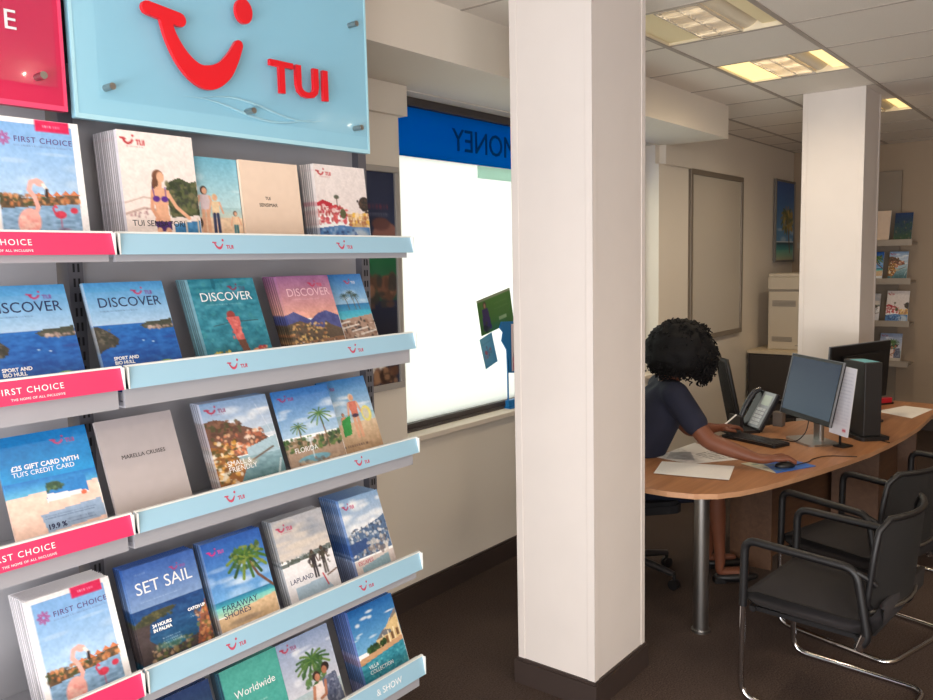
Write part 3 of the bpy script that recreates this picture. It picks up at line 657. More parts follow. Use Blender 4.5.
# columns
def column(name, x0, y0, s, sy):
    m = MB(); m.box((x0, y0, 0), (x0+s, y0+sy, ZC))
    b = .012
    for cx, cy in ((x0, y0), (x0+s, y0), (x0, y0+sy), (x0+s, y0+sy)):
        dx = 1 if cx == x0 else -1; dy = 1 if cy == y0 else -1
        m.box((min(cx-.003*dx, cx+.03*dx), min(cy-.003*dy, cy), .1), (max(cx-.003*dx, cx+.03*dx), max(cy-.003*dy, cy), ZC))
        m.box((min(cx-.003*dx, cx), min(cy-.003*dy, cy+.03*dy), .1), (max(cx-.003*dx, cx), max(cy-.003*dy, cy+.03*dy), ZC))
    o = m.build(name, COLM, bevel=.002); struct(o)
    k = .016; m = MB()
    for h, e in ((.1, k), (.112, k-.007)):
        z0 = 0 if h == .1 else .1
        m.box((x0-e, y0-e, z0), (x0+s+e, y0, h)); m.box((x0-e, y0+sy, z0), (x0+s+e, y0+sy+e, h)); m.box((x0-e, y0, z0), (x0, y0+sy, h)); m.box((x0+s, y0, z0), (x0+s+e, y0+sy, h))
    struct(m.build('baseboard_'+('near_column' if name == 'trim_4' else 'far_column'), SKIRT))
column('trim_4', 2.745, 1.578, .432, .368)
column('trim_5', 5.99, 1.385, .43, .395)

# ceiling with lay-in tiles; fixtures take the place of a tile
P = .615; X0 = 4.15-P*11; Y0c = 1.93-P*9
fixtures = {(3.535, 1.315): .35, (4.765, 1.315): 1., (6.61, 1.315): 1.}
off = [(1.69, -1.145), (-.77, -1.145), (4.15, -1.145), (1.69, -2.99), (-.77, .7), (4.765, -2.99)]  # unseen fixtures added out of frame to light the room
cells = set((round(x, 2), round(y, 2)) for x, y in list(fixtures)+off)
m = MB(); g = MB(); nx = int((XW-X0)/P)+2; ny = int((YW-Y0c)/P)+2
for i in range(nx):
    for j in range(ny):
        x, y = X0+i*P, Y0c+j*P
        if any(abs(x-a) < .2 and abs(y-b) < .2 for a, b in cells): continue
        x1, y1 = min(x+P, XW), min(y+P, YW)
        if x >= XW or y >= YW or x+P < XF or y+P < YS: continue
        m.box((max(x, XF)+.004, max(y, YS)+.004, ZC), (x1-.004, y1-.004, ZC+.03))
for i in range(nx):
    x = X0+i*P
    if XF < x < XW: g.box((x-.008, YS, ZC-.002), (x+.008, YW, ZC+.01))
for j in range(ny):
    y = Y0c+j*P
    if YS < y < YW: g.box((XF, y-.012, ZC-.004), (XW, y+.012, ZC+.01))
g.box((XF, YW-.022, ZC-.003), (XW, YW, ZC+.01)); g.box((XW-.022, YS, ZC-.003), (XW, YW-.022, ZC+.01))
g2 = MB().box((XF-.1, YS-.1, ZC+.2), (XW+.1, YW+.3, ZC+.24)); struct(g2.build('ceiling_slab', WALLB))
struct(m.build('ceiling', CEILM)); struct(g.build('trim_6', GRIDM))

REFL = mat('luminaire_reflector', (238, 226, 200), .5)
LOUV = mat('louvre_aluminium', (226, 222, 214), .22, metal=.55)
def tube_mat(k):
    return mat('lamp_tube_%d' % int(k*100), (255, 240, 205), .5, emit=((255, 222, 165), 9*k))
def luminaire(x, y, k, label, seen=True):
    t = empty('ceiling_light', (x+P/2, y+P/2, ZC), 0, label, 'ceiling light', 'square ceiling lights' if seen else 'added ceiling lights out of view')
    h = P/2-.01
    m = MB()   # metal tray, open below
    m.box((-h, -h, .11), (h, h, .12)); m.box((-h, -h, 0), (-h+.008, h, .11)); m.box((h-.008, -h, 0), (h, h, .11)); m.box((-h, -h, 0), (h, -h+.008, .11)); m.box((-h, h-.008, 0), (h, h, .11))
    m.build('housing', REFL, t)
    m = MB(); n = 10; vs = []   # curved reflector beside the louvre
    for q in range(n+1):
        aa = PI*.5*q/n; vs += [(-h+.01, -.105-.085*math.sin(aa), .012+.085*(1-math.cos(aa))), (h-.01, -.105-.085*math.sin(aa), .012+.085*(1-math.cos(aa)))]
    m.add(vs, [(2*q, 2*q+1, 2*q+3, 2*q+2) for q in range(n)], smooth=True); m.build('reflector', REFL, t)
    m = MB()   # parabolic louvre
    for q in range(15): xx = -h+.02+q*(2*h-.05)/14; m.box((xx-.001, -.098, .0), (xx+.001, .098, .045))
    for yy in (-.1, 0, .1): m.box((-h+.015, yy-.0025, -.002), (h-.015, yy+.0025, .05))
    m.box((h-.034, -.1, -0.001), (h-.012, .1, .012)); m.box((-h+.012, -.1, -0.001), (-h+.022, .1, .012))
    m.build('louvre', LOUV, t)
    for yy in (-.05, .05):
        MB().cyl((-h+.03, yy, .068), (h-.03, yy, .068), .008, 10).build('lamp_tube', tube_mat(k), t)
    pm = mat('lamp_diffuser_%s' % ('bright' if k >= 1 else 'dim'), (240, 226, 190), .6, emit=((255, 226, 150), 1.15 if k >= 1 else .08))
    MB().box((-h+.009, .108, .012), (h-.009, h-.009, .016)).build('diffuser', pm, t); MB().box((-h+.009, -h+.009, .02), (h-.009, -.195, .024)).build('diffuser', pm, t)
    if k > 0:
        for xx in (-.15, .15):
            l = bpy.data.lights.new('lamp_beam', 'SPOT'); l.energy = 20*k; l.color = (1, .82, .60); l.spot_size = 3.0; l.spot_blend = 1.; l.shadow_soft_size = 0.0
            a = bpy.data.objects.new('lamp_beam', l); col.objects.link(a); a.parent = t; a.location = (xx, 0, -.006)
        for xx in (-.2, 0, .2):
            for yy in (-.05, .05):
                l = bpy.data.lights.new('tube_glow', 'POINT'); l.energy = .22*max(k, .6); l.color = (1, .88, .70); l.shadow_soft_size = 0.0; a = bpy.data.objects.new('tube_glow', l); col.objects.link(a); a.parent = t; a.location = (xx, yy, .056)
    return t
luminaire(3.535, 1.315, .35, 'dim ceiling light with silver louvre nearest the big column')
luminaire(4.765, 1.315, 1, 'bright yellow ceiling light with louvre in front of the far column')
luminaire(6.61, 1.315, 1, 'farthest ceiling light, yellow patch just right of the far column')
for q, (x, y) in enumerate(off): luminaire(x, y, 1.15, 'added square louvred ceiling light, out of view, to brighten the room', False)

# ------------------------------------------------------------------ window
GY = 2.97
m = MB(); m.box((wl+.0, GY, .946), (wr, GY+.012, 2.36)); win = m.build('window_1', FROST); struct(win)
m = MB()
m.box((wl, GY-.03, 2.615), (wr, GY+.04, 2.665)); m.box((wl, GY-.03, .915), (wr, GY+.04, .946)); m.box((wl, GY-.05, .905), (wr, GY+.04, .918))
m.box((wr-.04, GY-.03, .915), (wr, GY+.04, 2.665)); m.box((wl-.01, GY-.03, .915), (wl+.012, GY+.04, 2.665)); m.box((4.45, GY-.02, .915), (4.5, GY+.04, 2.665))
m.build('window_frame', FRAMEG, win)
m = MB().box((wl, GY, 2.36), (wr, GY+.012, 2.62)); m.build('window_film', BLUEFILM, win)
text('window_lettering', 'MONEY', .178, BLUELET, win, Matrix.Translation((4.235, GY-.003, 2.425)) @ UP, .001, sx=-1.0, bold=0)
m = MB().box((wl-.0, YW-.03, .875), (wr, GY-.03, .905)); m.build('window_sill', SILLM, win, bevel=.004)
o = MB().box((3.84, GY-.006, 2.285), (4.3, GY-.002, 2.357)).build('window_sticker', MINT); tag(o, 'pale mint strip stuck on the window under the blue band', 'sticker')

# leaflets on the window beside the column
def art_sheet(name, art, wd, hg, M, th=.002, label=None, cat=None, parent=None, group=None, rows=None, matl=PRINT):
    me = sheet_mesh(art, wd, hg); me.materials.append(matl)
    if label is None:
        o = bpy.data.objects.new(name, me); col.objects.link(o); o.matrix_basis = M
        if parent is not None: o.parent = parent
        return o
    t = empty(name, (0, 0, 0), 0, label, cat, group); t.matrix_basis = M
    o = bpy.data.objects.new('printed_face', me); col.objects.link(o); o.parent = t; o.location = (0, -.0004, 0)
    MB().box((0, 0, 0), (wd, th, hg)).build('backing', PAPER, t)
    return t
a = Art(60, 40, 1.5); a.grad(0, 1, (70, 126, 52), (58, 108, 48)); a.rect(0, 0, 1.5, .07, (150, 160, 140)); a.ell(.30, .2, .07, .1, (70, 50, 46)); a.poly([(.16, .3), (.42, .3), (.5, .9), (.14, .9)], (56, 44, 96)); a.ell(.3, .22, .04, .07, (170, 130, 110)); a.speck(.12, .7, .5, .98, [(30, 30, 40), (60, 60, 50)], 10, .05, 3)
a.tinytext(.7, .25, 1.3, (110, 150, 90), .03, 2, .7); a.tinytext(.7, .4, 1.3, (110, 150, 90), .03, 3, .7); a.rect(.85, .68, 1.2, .78, (170, 190, 160), .7)
art_sheet('leaflet', a, .34, .215, Matrix.Translation((3.835, GY-.012, 1.36)) @ Matrix.Rotation(-.20, 4, 'Y'), label='green landscape leaflet with a figure in purple, tilted on the window', cat='leaflet')
a = Art(40, 50, .8); a.grad(0, 1, (104, 172, 204), (80, 150, 190)); a.speck(.1, .35, .6, .75, [(170, 90, 110), (90, 110, 150)], 14, .05, 3, .6); a.tinytext(.1, .2, .7, (60, 100, 140), .04, 3, .5)
art_sheet('leaflet', a, .125, .19, Matrix.Translation((3.86, GY-.02, 1.16)) @ Matrix.Rotation(-.30, 4, 'Y'), label='small sky-blue leaflet tilted on the window below the green one', cat='leaflet')
t = empty('leaflet_stand', (4.055, 2.90, .905), 0, 'blue leaflet stand on the window sill, half behind the big column', 'leaflet stand')
BLU = mat('stand_blue', (24, 116, 184), .4)
MB().box((-.055, -.03, 0), (.10, .03, .01)).box((-.055, -.012, .01), (.10, .012, .05)).build('foot', BLU, t)
MB().box((-.045, -.004, .05), (-.038, .004, .3)).build('post', BLU, t)
m = MB(); pts = [(-.12, .50), (-.10, .535), (.02, .53), (.12, .54), (.12, .2), (-.045, .22), (-.05, .36), (-.10, .42), (-.085, .47)]
m.prism(pts, -.004, .004, M=Matrix.Rotation(PI/2, 4, 'X')); m.build('card_back', BLU, t)
a = Art(30, 40, .7); a.grad(0, 1, (226, 214, 220), (200, 190, 200)); a.speck(.1, .6, .6, 1, [(150, 30, 70), (60, 50, 80)], 20, .08, 3); art_sheet('card_print', a, .12, .29, Matrix.Translation((-.01, -.008, .225)), parent=t)

# ------------------------------------------------------------------ framed poster behind the rack
a = Art(70, 120, .62/1.1); a.grad(0, 1, (40, 52, 84), (36, 44, 70)); a.grad(.40, .60, (40, 120, 80), (40, 84, 70)); a.noise(0, 0, 1, 1, 10, 14, 3); a.ell(.5, .30, .09, .07, (150, 104, 96)); a.ell(.47, .24, .06, .03, (110, 74, 74)); a.tinytext(.35, .15, .52, (130, 60, 80), .02, 4, .8); a.tinytext(.35, .19, .52, (130, 130, 150), .012, 6, .8)
a.ell(.5, .54, .07, .06, (120, 84, 70)); a.speck(.35, .5, .55, .64, [(96, 70, 60), (150, 110, 90), (60, 60, 60)], 30, .025, 5); a.grad(.64, .85, (34, 42, 66), (44, 40, 46)); a.rect(.38, .86, .47, .94, (226, 222, 216)); a.speck(.38, .93, .56, 1, [(110, 76, 60), (60, 44, 40), (170, 130, 100)], 30, .02, 7)
t = empty('framed_poster', (2.36, YW-.045, 1.18), 0, 'dark poster in a silver frame on the pier behind the rack', 'poster')
m = MB(); m.box((0, 0, 0), (.64, .024, .03)); m.box((0, 0, 1.06), (.64, .024, 1.09)); m.box((0, 0, .03), (.03, .024, 1.06)); m.box((.61, 0, .03), (.64, .024, 1.06)); m.build('frame', mat('poster_frame_silver', (178, 174, 170), .35, metal=.2), t, bevel=.003)
art_sheet('print', a, .58, 1.03, Matrix.Translation((.03, .012, .03)), parent=t, matl=POSTER)
MB().box((.005, .014, .005), (.635, .024, 1.085)).build('backing', DGREY, t)
# whiteboard
t = empty('whiteboard', (6.53, YW-.03, 1.08), 0, 'tall blank whiteboard with a grey frame beside the window pier', 'whiteboard')
w0, h0 = 1.2, 1.45
m = MB(); m.box((0, 0, 0), (w0, .03, .045)); m.box((0, 0, h0-.045), (w0, .03, h0)); m.box((0, 0, .045), (.045, .03, h0-.045)); m.box((w0-.045, 0, .045), (w0, .03, h0-.045)); m.build('frame', mat('board_frame', (140, 130, 118), .4, metal=.4), t, bevel=.004)
MB().box((.045, .012, .045), (w0-.045, .028, h0-.045)).build('board', mat('board_face', (196, 188, 176), .35), t)
# palm picture
a = Art(70, 90, .7); W = a.asp; a.grad(0, .75, (20, 88, 170), (90, 160, 210)); a.clouds(.5, .75, 6, 4, a=.5); a.grad(.78, .88, (40, 110, 140), (90, 180, 170)); a.grad(.88, 1, (110, 190, 170), (200, 200, 160)); a.line([(0, .79), (W, .79)], .012, (30, 60, 70)); a.palm(W*.8, .9, W*.62, .42, .03, .24, leaf=(150, 130, 60), leaf2=(70, 96, 50), n=15); a.speck(W*.4, .35, W*.95, .62, [(170, 140, 60), (80, 96, 44), (206, 176, 90)], 60, .03, 4, .8)
t = empty('framed_picture', (8.64, YW-.035, 1.73), 0, 'framed palm beach picture on the wall above the copier', 'picture')
m = MB(); m.box((0, 0, 0), (.62, .025, .02)); m.box((0, 0, .83), (.62, .025, .85)); m.box((0, 0, .02), (.02, .025, .83)); m.box((.6, 0, .02), (.62, .025, .83)); m.build('frame', mat('picture_frame_grey', (120, 116, 112), .4), t)
art_sheet('print', a, .58, .81, Matrix.Translation((.02, .01, .02)), parent=t, matl=POSTER); MB().box((.005, .012, .005), (.615, .025, .845)).build('backing', PAPER, t)

# ================================================================== BROCHURE RACKS
LIPS = {1: (1.885, 1.835), 2: (1.572, 1.520), 3: (1.218, 1.169), 4: (.820, .763), 5: (.450, .387)}
TRAY = {1: 1.848, 2: 1.487, 3: 1.140, 4: .742, 5: .352}
LF, PB = 1.83, 2.135   # lip plane, back panel plane
def bay(x0, x1, lipm, label, logos):
    t = empty('brochure_rack', ((x0+x1)/2, 2.15, 0), 0, label, 'brochure rack'); cx = (x0+x1)/2
    M0 = Matrix.Translation((-cx, -2.15, 0))
    MB().box((x0+.035, PB, .12), (x1+(.008 if lipm is LIPP else .045), PB+.02, 2.66), M=M0).build('back_panel', GREY, t)
    for k, xx in enumerate((x0+.02, x1+.045)):
        if k == 1 and lipm is LIPP: continue
        m = MB().box((xx-.004, PB-.03, 0), (xx+.034, PB+.05, 2.72 if k else 2.72), M=M0); u = m.build('upright', GREYD, t)
        m = MB()
        for q in range(50): m.box((xx+.007, PB-.0315, .2+q*.038), (xx+.012, PB-.0295, .222+q*.038), M=M0); m.box((xx+.019, PB-.0315, .2+q*.038), (xx+.024, PB-.0295, .222+q*.038), M=M0)
        m.build('slots', SLOT, u)
        MB().box((xx-.01, PB-.33, 0), (xx+.04, PB-.03, .05), M=M0).build('foot', GREYD, t)
    for s in range(1, 6):
        zt, zb = LIPS[s]; tz = TRAY[s]
        m = MB(); m.box((x0+.004, 1.855, tz-.016), (x1-.004, PB-.002, tz-.002), M=M0)   # tray
        m.box((x0+.004, 1.846, min(tz, zb)-.016), (x1-.004, 1.856, zt-.008), M=M0)
        for xx in (x0+.004, x1-.008): m.box((xx, 1.856, tz), (xx+.004, PB-.002, tz+.02), M=M0)
        sh = m.build('shelf', GREYD if 0 else GREY, t)
        # lip card, top edge set back, bottom edge forward
        L = (zt-zb); m = MB(); dy = .013
        vs = [(x0, LF, zt), (x1, LF, zt), (x1, LF-dy, zb), (x0, LF-dy, zb), (x0, LF+.006, zt), (x1, LF+.006, zt), (x1, LF+.006, zb), (x0, LF+.006, zb)]
        m.add([M0 @ Vector(v) for v in vs], [(0, 3, 2, 1), (4, 5, 6, 7), (0, 1, 5, 4), (1, 2, 6, 5), (2, 3, 7, 6), (3, 0, 4, 7)]); m.box((x0+.01, LF+.005, zb+.01), (x1-.01, 1.847, zt-.012), M=M0)
        lp = m.build('lip', lipm, sh)
        m = MB(); m.box((x0, LF-.002, zt-.001), (x1, LF+.007, zt+.0035), M=M0)
        for xx in (x0, x1-.003): m.box((xx, LF-dy-.001, zb), (xx+.003, LF-.0005, zt), M=M0)
        m.build('clear_edge', LIPE, sh)
        tl = math.atan2(dy, L); R = Matrix.Rotation(-tl, 4, 'X')
        def place(x, z): return M0 @ Matrix.Translation((x, LF-dy*(zt-z)/L-.0006, z)) @ R @ UP
        for (kind, xx) in logos.get(s, []):
            zc = (zt+zb)/2
            if kind == 'smile':
                m = MB(); smile(m, .105, 0, -.012, 0, .0003, M=place(xx-.03, zc)); m.build('lip_emblem', CORALINK, sh)
                text('lip_lettering', 'TUI', .014, CORALINK, sh, place(xx+.010, zc-.012), .0002, bold=.0004)
            elif kind == 'first':
                text('lip_lettering', 'FIRST CHOICE', .019, WHITE, sh, place(xx, zc-.004), .0002, align='RIGHT', space=1.2)
                text('lip_small_lettering', 'THE HOME OF ALL INCLUSIVE', .0075, WHITE, sh, place(xx, zc-.018), .0002, align='RIGHT', space=1.15)
            elif kind == 'show': text('lip_lettering', '& SHOW', .03, WHITE, sh, place(xx, zc-.012), .0002)
    return t
rackR = bay(.992, 2.003, LIPB, 'grey brochure rack with light blue shelf lips nearest the window', {1: [('smile', 1.275), ('smile', 1.70)], 2: [('smile', 1.30), ('smile', 1.73)], 3: [('smile', 1.27), ('smile', 1.74)], 4: [('smile', 1.25), ('smile', 1.74)], 5: [('show', 1.77)]})
rackL = bay(-.02, .984, LIPP, 'grey brochure rack with pink shelf lips at the left edge', {1: [('first', .80)], 2: [('first', .845)], 3: [('first', .80)], 4: [('first', .78)], 5: []})

# brochures ---------------------------------------------------------
LEAN = math.radians(20)
CT = .0085
LEANS = {1: math.radians(6), 2: math.radians(21), 3: math.radians(21), 4: math.radians(20), 5: math.radians(20)}
YB = {1: 1.943, 2: 1.883, 3: 1.883, 4: 1.883, 5: 1.883}
def brochure(s, xr, wd, art, label, stack=0., dy=0., texts=(), tint=None, hg=.297, stack_label=None, group=None, lean=LEAN):
    """front copy with parts and any copies standing behind it. stack = depth in metres"""
    lean = LEANS[s]; x = xr-wd; y = YB[s]+dy; z = TRAY[s]+.0015+.003
    t = empty('brochure', (x, y, z), 0, label, 'brochure', None); t.rotation_euler = (-lean, 0, 0)
    me = sheet_mesh(A[art], wd, hg, CT, tint); me.materials.append(PRINT)
    o = bpy.data.objects.new('cover', me); col.objects.link(o); o.parent = t
    MB().box((.001, .0004, .001), (wd-.0008, CT, hg-.001)).build('pages', PAGES, t)
    H = hg
    for (nm, st, size, mt, u, v, kw) in texts:   # u, v in units of the cover height, from top left
        text(nm, st, size*H, mt, t, Matrix.Translation((u*H*(wd/.21), -.0006, H-v*H/A[art].vs)) @ UP, .00015, **kw)
    n = int(round(stack/(CT+.0006)))-1 if stack else 0
    if n > 0:
        cm = copy_mesh(A[art], wd-.001, hg-.0005, CT, tint)
        for k in range(n):
            c = bpy.data.objects.new('brochure', cm); col.objects.link(c)
            c.location = (x+random.uniform(-.0012, .0012), y+(CT+.0007)/math.cos(lean)*(k+1), z+random.uniform(0, .0006)); c.rotation_euler = (-lean, 0, 0)
            tag(c, stack_label, 'brochure', group)
    return t
T = 'title_lettering'; S_ = 'small_lettering'
FC = [(T, 'FIRST CHOICE', .062, PURPLEINK, .195, .185, dict(space=1.15))]
brochure(1, .992, .21, 'flamingo', 'white-bordered flamingo brochure on the top shelf, left edge of the picture', texts=FC)
brochure(1, 1.300, .212, 'sens', 'white brochure with a woman in a purple bikini, top shelf', .115, texts=[(T, 'TUI SENSATORI', .072, BLACKINK, .05, .865, {})],
         tint=((214, 214, 226), .75), stack_label='white brochure stacked behind the purple bikini cover', group='copies behind the purple bikini brochure')
brochure(1, 1.452, .21, 'fam', 'pale blue brochure with a family on a beach, top shelf', dy=.022, hg=.252)
brochure(1, 1.663, .212, 'cream', 'plain cream brochure with two small dark words, top shelf', dy=.01,
         texts=[(S_, 'TUI', .050, BLACKINK, .35, .44, dict(align='CENTER')), (S_, 'SENSIMAR', .058, BLACKINK, .35, .52, dict(align='CENTER'))], hg=.253)
brochure(1, 1.937, .218, 'red', 'white brochure with red parasols by a pool, right end of the top shelf', .06,
         texts=[(T, 'RED', .055, WHITE, .06, .88, dict(bold=.0004)), (T, 'COLLECTION', .052, WHITE, .06, .93, dict(bold=.0004))],
         tint=((222, 214, 212), .7), stack_label='white brochure stacked behind the red parasols cover', group='copies behind the red parasols brochure', hg=.262)
DT = lambda mt: [(T, 'DISCOVER', .122, mt, .08, .265, {})]
SP = [(S_, 'SPORT AND', .040, WHITE, .10, .82, dict(bold=.0004)), (S_, 'BIO HULL', .040, WHITE, .10, .865, dict(bold=.0004))]
brochure(2, .938, .212, 'discover', 'blue sea DISCOVER brochure on the pink-lipped rack, left edge', texts=DT(DARKINK)+SP)
brochure(2, 1.196, .212, 'discover', 'blue sea DISCOVER brochure beside the upright on the blue-lipped rack', .02, texts=DT(DARKINK)+SP,
         tint=((190, 200, 214), .6), stack_label='blue sea brochure just behind the DISCOVER front copy', group='copies behind the blue DISCOVER brochure')
brochure(2, 1.487, .215, 'teal', 'teal DISCOVER brochure with a figure in red under water', .055, texts=DT(WHITE),
         tint=((176, 196, 206), .6), stack_label='teal brochure stacked behind the teal DISCOVER cover', group='copies behind the teal DISCOVER brochure')
brochure(2, 1.776, .205, 'purple', 'purple sunset DISCOVER brochure with a lit hill town', .065, texts=DT(mat('pale_pink_ink', (236, 196, 204), .5)),
         stack_label='purple brochure stacked behind the sunset DISCOVER cover', group='copies behind the purple DISCOVER brochure')
brochure(2, 1.955, .21, 'palmpool', 'blue brochure with palms by a pool, right end of the second shelf', dy=.035)
brochure(3, .964, .212, 'gift', 'bright blue gift card brochure on the pink-lipped rack', texts=[(T, '£25 GIFT CARD WITH', .054, WHITE, .075, .33, dict(bold=.0004)), (T, "TUI'S CREDIT CARD", .054, WHITE, .075, .39, {}), (S_, '19.9 %', .055, DARKINK, .24, .93, dict(bold=.0006))])
brochure(3, 1.198, .210, 'marella', 'plain grey brochure reading MARELLA CRUISES', texts=[(T, 'MARELLA CRUISES', .05, BLACKINK, .36, .40, dict(align='CENTER'))])
brochure(3, 1.512, .226, 'small', 'brochure with an orange cliffside village by the sea', .042, texts=[(T, 'SMALL &', .072, WHITE, .12, .76, {}), (T, 'FRIENDLY', .072, WHITE, .12, .83, {})],
         tint=((206, 204, 218), .7), stack_label='glossy brochure stacked behind the cliffside village cover', group='copies behind the cliffside village brochure')
brochure(3, 1.755, .220, 'florida', 'blue brochure with palms and a fountain reading FLORIDA', texts=[(T, 'FLORIDA', .075, WHITE, .08, .80, {})])
brochure(3, 1.948, .21, 'beach', 'brochure with beach bathers and a yellow ring, right end of third shelf', dy=.03)
brochure(4, .994, .206, 'flamingo', 'white-bordered flamingo brochure on the fourth shelf, lower left', .085, texts=FC,
         tint=((236, 232, 244), .5), stack_label='white brochure stacked behind the lower flamingo cover', group='copies behind the lower flamingo brochure')
brochure(4, 1.238, .208, 'sail', 'dark blue coastal brochure reading SET SAIL', .045, texts=[(T, 'SET SAIL', .150, WHITE, .075, .30, {}), (S_, '24 HOURS', .040, WHITE, .15, .67, dict(bold=.0005)), (S_, 'IN PALMA', .040, WHITE, .15, .72, dict(bold=.0005)), (S_, 'CATCH UP', .036, WHITE, .51, .635, dict(bold=.0005))],
         stack_label='dark blue brochure stacked behind the SET SAIL cover', group='copies behind the SET SAIL brochure')
brochure(4, 1.462, .200, 'faraway', 'blue brochure with a leaning palm reading FARAWAY SHORES', .035, texts=[(T, 'FARAWAY', .085, DARKINK, .06, .80, {}), (T, 'SHORES', .085, DARKINK, .06, .88, {})],
         tint=((160, 170, 200), .5), stack_label='blue brochure stacked behind the leaning palm cover', group='copies behind the leaning palm brochure')
brochure(4, 1.705, .200, 'lapland', 'pale snowy brochure reading LAPLAND', .048, texts=[(T, 'LAPLAND', .07, DARKINK, .05, .80, {})],
         tint=((120, 130, 140), .5), stack_label='grey brochure stacked behind the snowy LAPLAND cover', group='copies behind the snowy brochure')
brochure(4, 1.960, .180, 'escapes', 'hazy blue brochure of a hillside town, right end of fourth shelf', .09,
         tint=((64, 104, 180), .5), stack_label='blue brochure stacked behind the hillside town cover', group='copies behind the hillside town brochure', texts=[(T, 'ESCAPES', .06, CORALINK, .05, .90, {})])
brochure(5, 1.50, .21, 'worldwide', 'teal brochure reading Worldwide on the bottom shelf', .035, texts=[(T, 'Worldwide', .105, WHITE, .13, .37, {})],
         tint=((30, 60, 80), .7), stack_label='teal brochure stacked behind the Worldwide cover', group='copies behind the Worldwide brochure')
brochure(5, 1.708, .207, 'couple', 'brochure with a couple under a palm, bottom shelf', texts=[])
brochure(5, 2.012, .212, 'villa', 'brochure with a yellow villa and pool, right end of the bottom shelf', .085, texts=[(T, 'VILLA', .06, WHITE, .10, .83, {}), (T, 'COLLECTION', .06, WHITE, .10, .90, {})],
         tint=((106, 112, 176), .7), stack_label='blue-edged brochure stacked behind the yellow villa cover', group='copies behind the yellow villa brochure')
brochure(5, 1.262, .205, 'navy', 'dark navy brochure at the left of the bottom blue shelf', .03, stack_label='dark navy brochure just behind the bottom shelf navy cover', group='copies behind the navy brochure')

# signs --------------------------------------------------------------
SY = 1.995
def sign(x0, x1, z0, z1, base, label, screws):
    t = empty('sign_board', (x0, SY, z0), 0, label, 'sign')
    wd, hg = x1-x0, z1-z0
    MB().box((0, 0, 0), (wd, .022, hg)).build('board', base[0], t, bevel=.003)
    MB().box((0, -.001, 0), (wd, .001, .012)).box((0, -.001, .012), (.008, .001, hg)).box((wd-.008, -.001, .012), (wd, .001, hg)).build('board_edge', base[1], t)
    MB().box((.055, -.022, .05), (wd-.03, -.016, hg-.03)).build('acrylic_panel', ACRYL, t)
    for sx, sz in screws:
        MB().cyl((sx, -.036, sz), (sx, -.0, sz), .0085, 16).build('standoff_screw', STEEL, t)
    for zz in (.1, hg-.15):
        MB().box((.0, .022, zz), (wd, PB-SY-.031, zz+.03)).build('bracket', GREYD, t)
    return t
SB = mat('sign_blue', (150, 206, 228), .4, coat=.3); SBE = mat('sign_blue_edge', (176, 224, 238), .3)
SPK = mat('sign_pink', (206, 26, 78), .4, coat=.3); SPE = mat('sign_pink_edge', (232, 74, 116), .3)
ts = sign(1.0, 1.993, 2.168, 2.80, (SB, SBE), 'light blue sign with a red smile and red letters above the rack', [(.08, .08), (.50, .075), (.925, .075), (.918, .40), (.08, .40)])
m = MB(); smile(m, 1.0, 0, 0, 0, .012, M=Matrix.Translation((.17, -.023, .132)) @ UP); m.build('smile_emblem', RED, ts)
text('sign_lettering', 'TUI', .126, RED, ts, Matrix.Translation((.566, -.029, .141)) @ UP, .006, bold=.0028, sx=1.10, space=1.08)
# faint wave lines on the board
WV = mat('wave_pale_blue', (176, 222, 236), .4)
m = MB()
for k, (za, xa) in enumerate(((.09, .33), (.075, .30))):
    pts = [(xa+q*.035, -.002, za+.018*math.sin(q*.45+k)) for q in range(14)]; m.tube(pts, [.0005+.0035*math.sin(PI*q/13) for q in range(14)], 6)
m.build('wave_line', WV, ts)
tp = sign(-.02, .982, 2.178, 2.80, (SPK, SPE), 'deep pink sign with white letters at the top left corner', [(.935, .07), (.07, .07)])
text('sign_lettering', 'VE', .062, WHITE, tp, Matrix.Translation((.898, -.003, .168)) @ UP, .001, align='RIGHT', space=1.15)
text('sign_lettering', 'CHOICE', .13, WHITE, tp, Matrix.Translation((.896, -.003, .234)) @ UP, .001, align='RIGHT', space=1.1)
text('sign_lettering', 'THE HOME OF ALL INCLUSI', .085, WHITE, tp, Matrix.Translation((.80, -.003, .165)) @ UP, .001, align='RIGHT', space=1.15) if 0 else None

# ================================================================== DESK
desk = empty('desk', (4.9, 1.4, 0), 0, 'long curved beech desk with a rounded end on one chrome leg', 'desk')
DM = Matrix.Translation((-4.9, -1.4, 0))
front = [(3.50, 1.86), (3.462, 1.78), (3.452, 1.70), (3.455, 1.60), (3.485, 1.48), (3.545, 1.395), (3.65, 1.325), (3.77, 1.275), (3.903, 1.231), (4.05, 1.188), (4.235, 1.14), (4.5, 1.078), (4.751, 1.024), (5.05, .985), (5.31, .959), (5.636, .94), (6.5, .95)]
back = [(6.56, .97), (6.56, 1.35), (5.95, 1.36), (5.7, 1.42), (5.4, 1.64), (5.1, 1.76), (4.75, 1.86), (4.45, 1.90), (4.22, 1.93), (4.04, 1.99), (3.9, 2.05), (3.7, 2.03), (3.58, 1.96)]
pts = front+back
m = MB(); m.prism(pts, .7, .725, M=DM, side=1); m.build('desk_top', [WOOD, WOODE], desk, bevel=.002)
MB().cyl((3.655-4.9, 1.515-1.4, .004), (3.655-4.9, 1.515-1.4, .7), .036, 28).cyl((3.655-4.9, 1.515-1.4, 0), (3.655-4.9, 1.515-1.4, .012), .045, 28).build('leg', STEEL, desk)
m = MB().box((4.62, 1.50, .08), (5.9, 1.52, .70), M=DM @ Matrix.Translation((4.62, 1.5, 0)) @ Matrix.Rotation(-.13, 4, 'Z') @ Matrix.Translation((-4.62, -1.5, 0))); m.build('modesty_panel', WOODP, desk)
MB().box((5.90, 1.0, 0), (5.93, 1.34, .70), M=DM).build('end_panel', WOODP, desk)
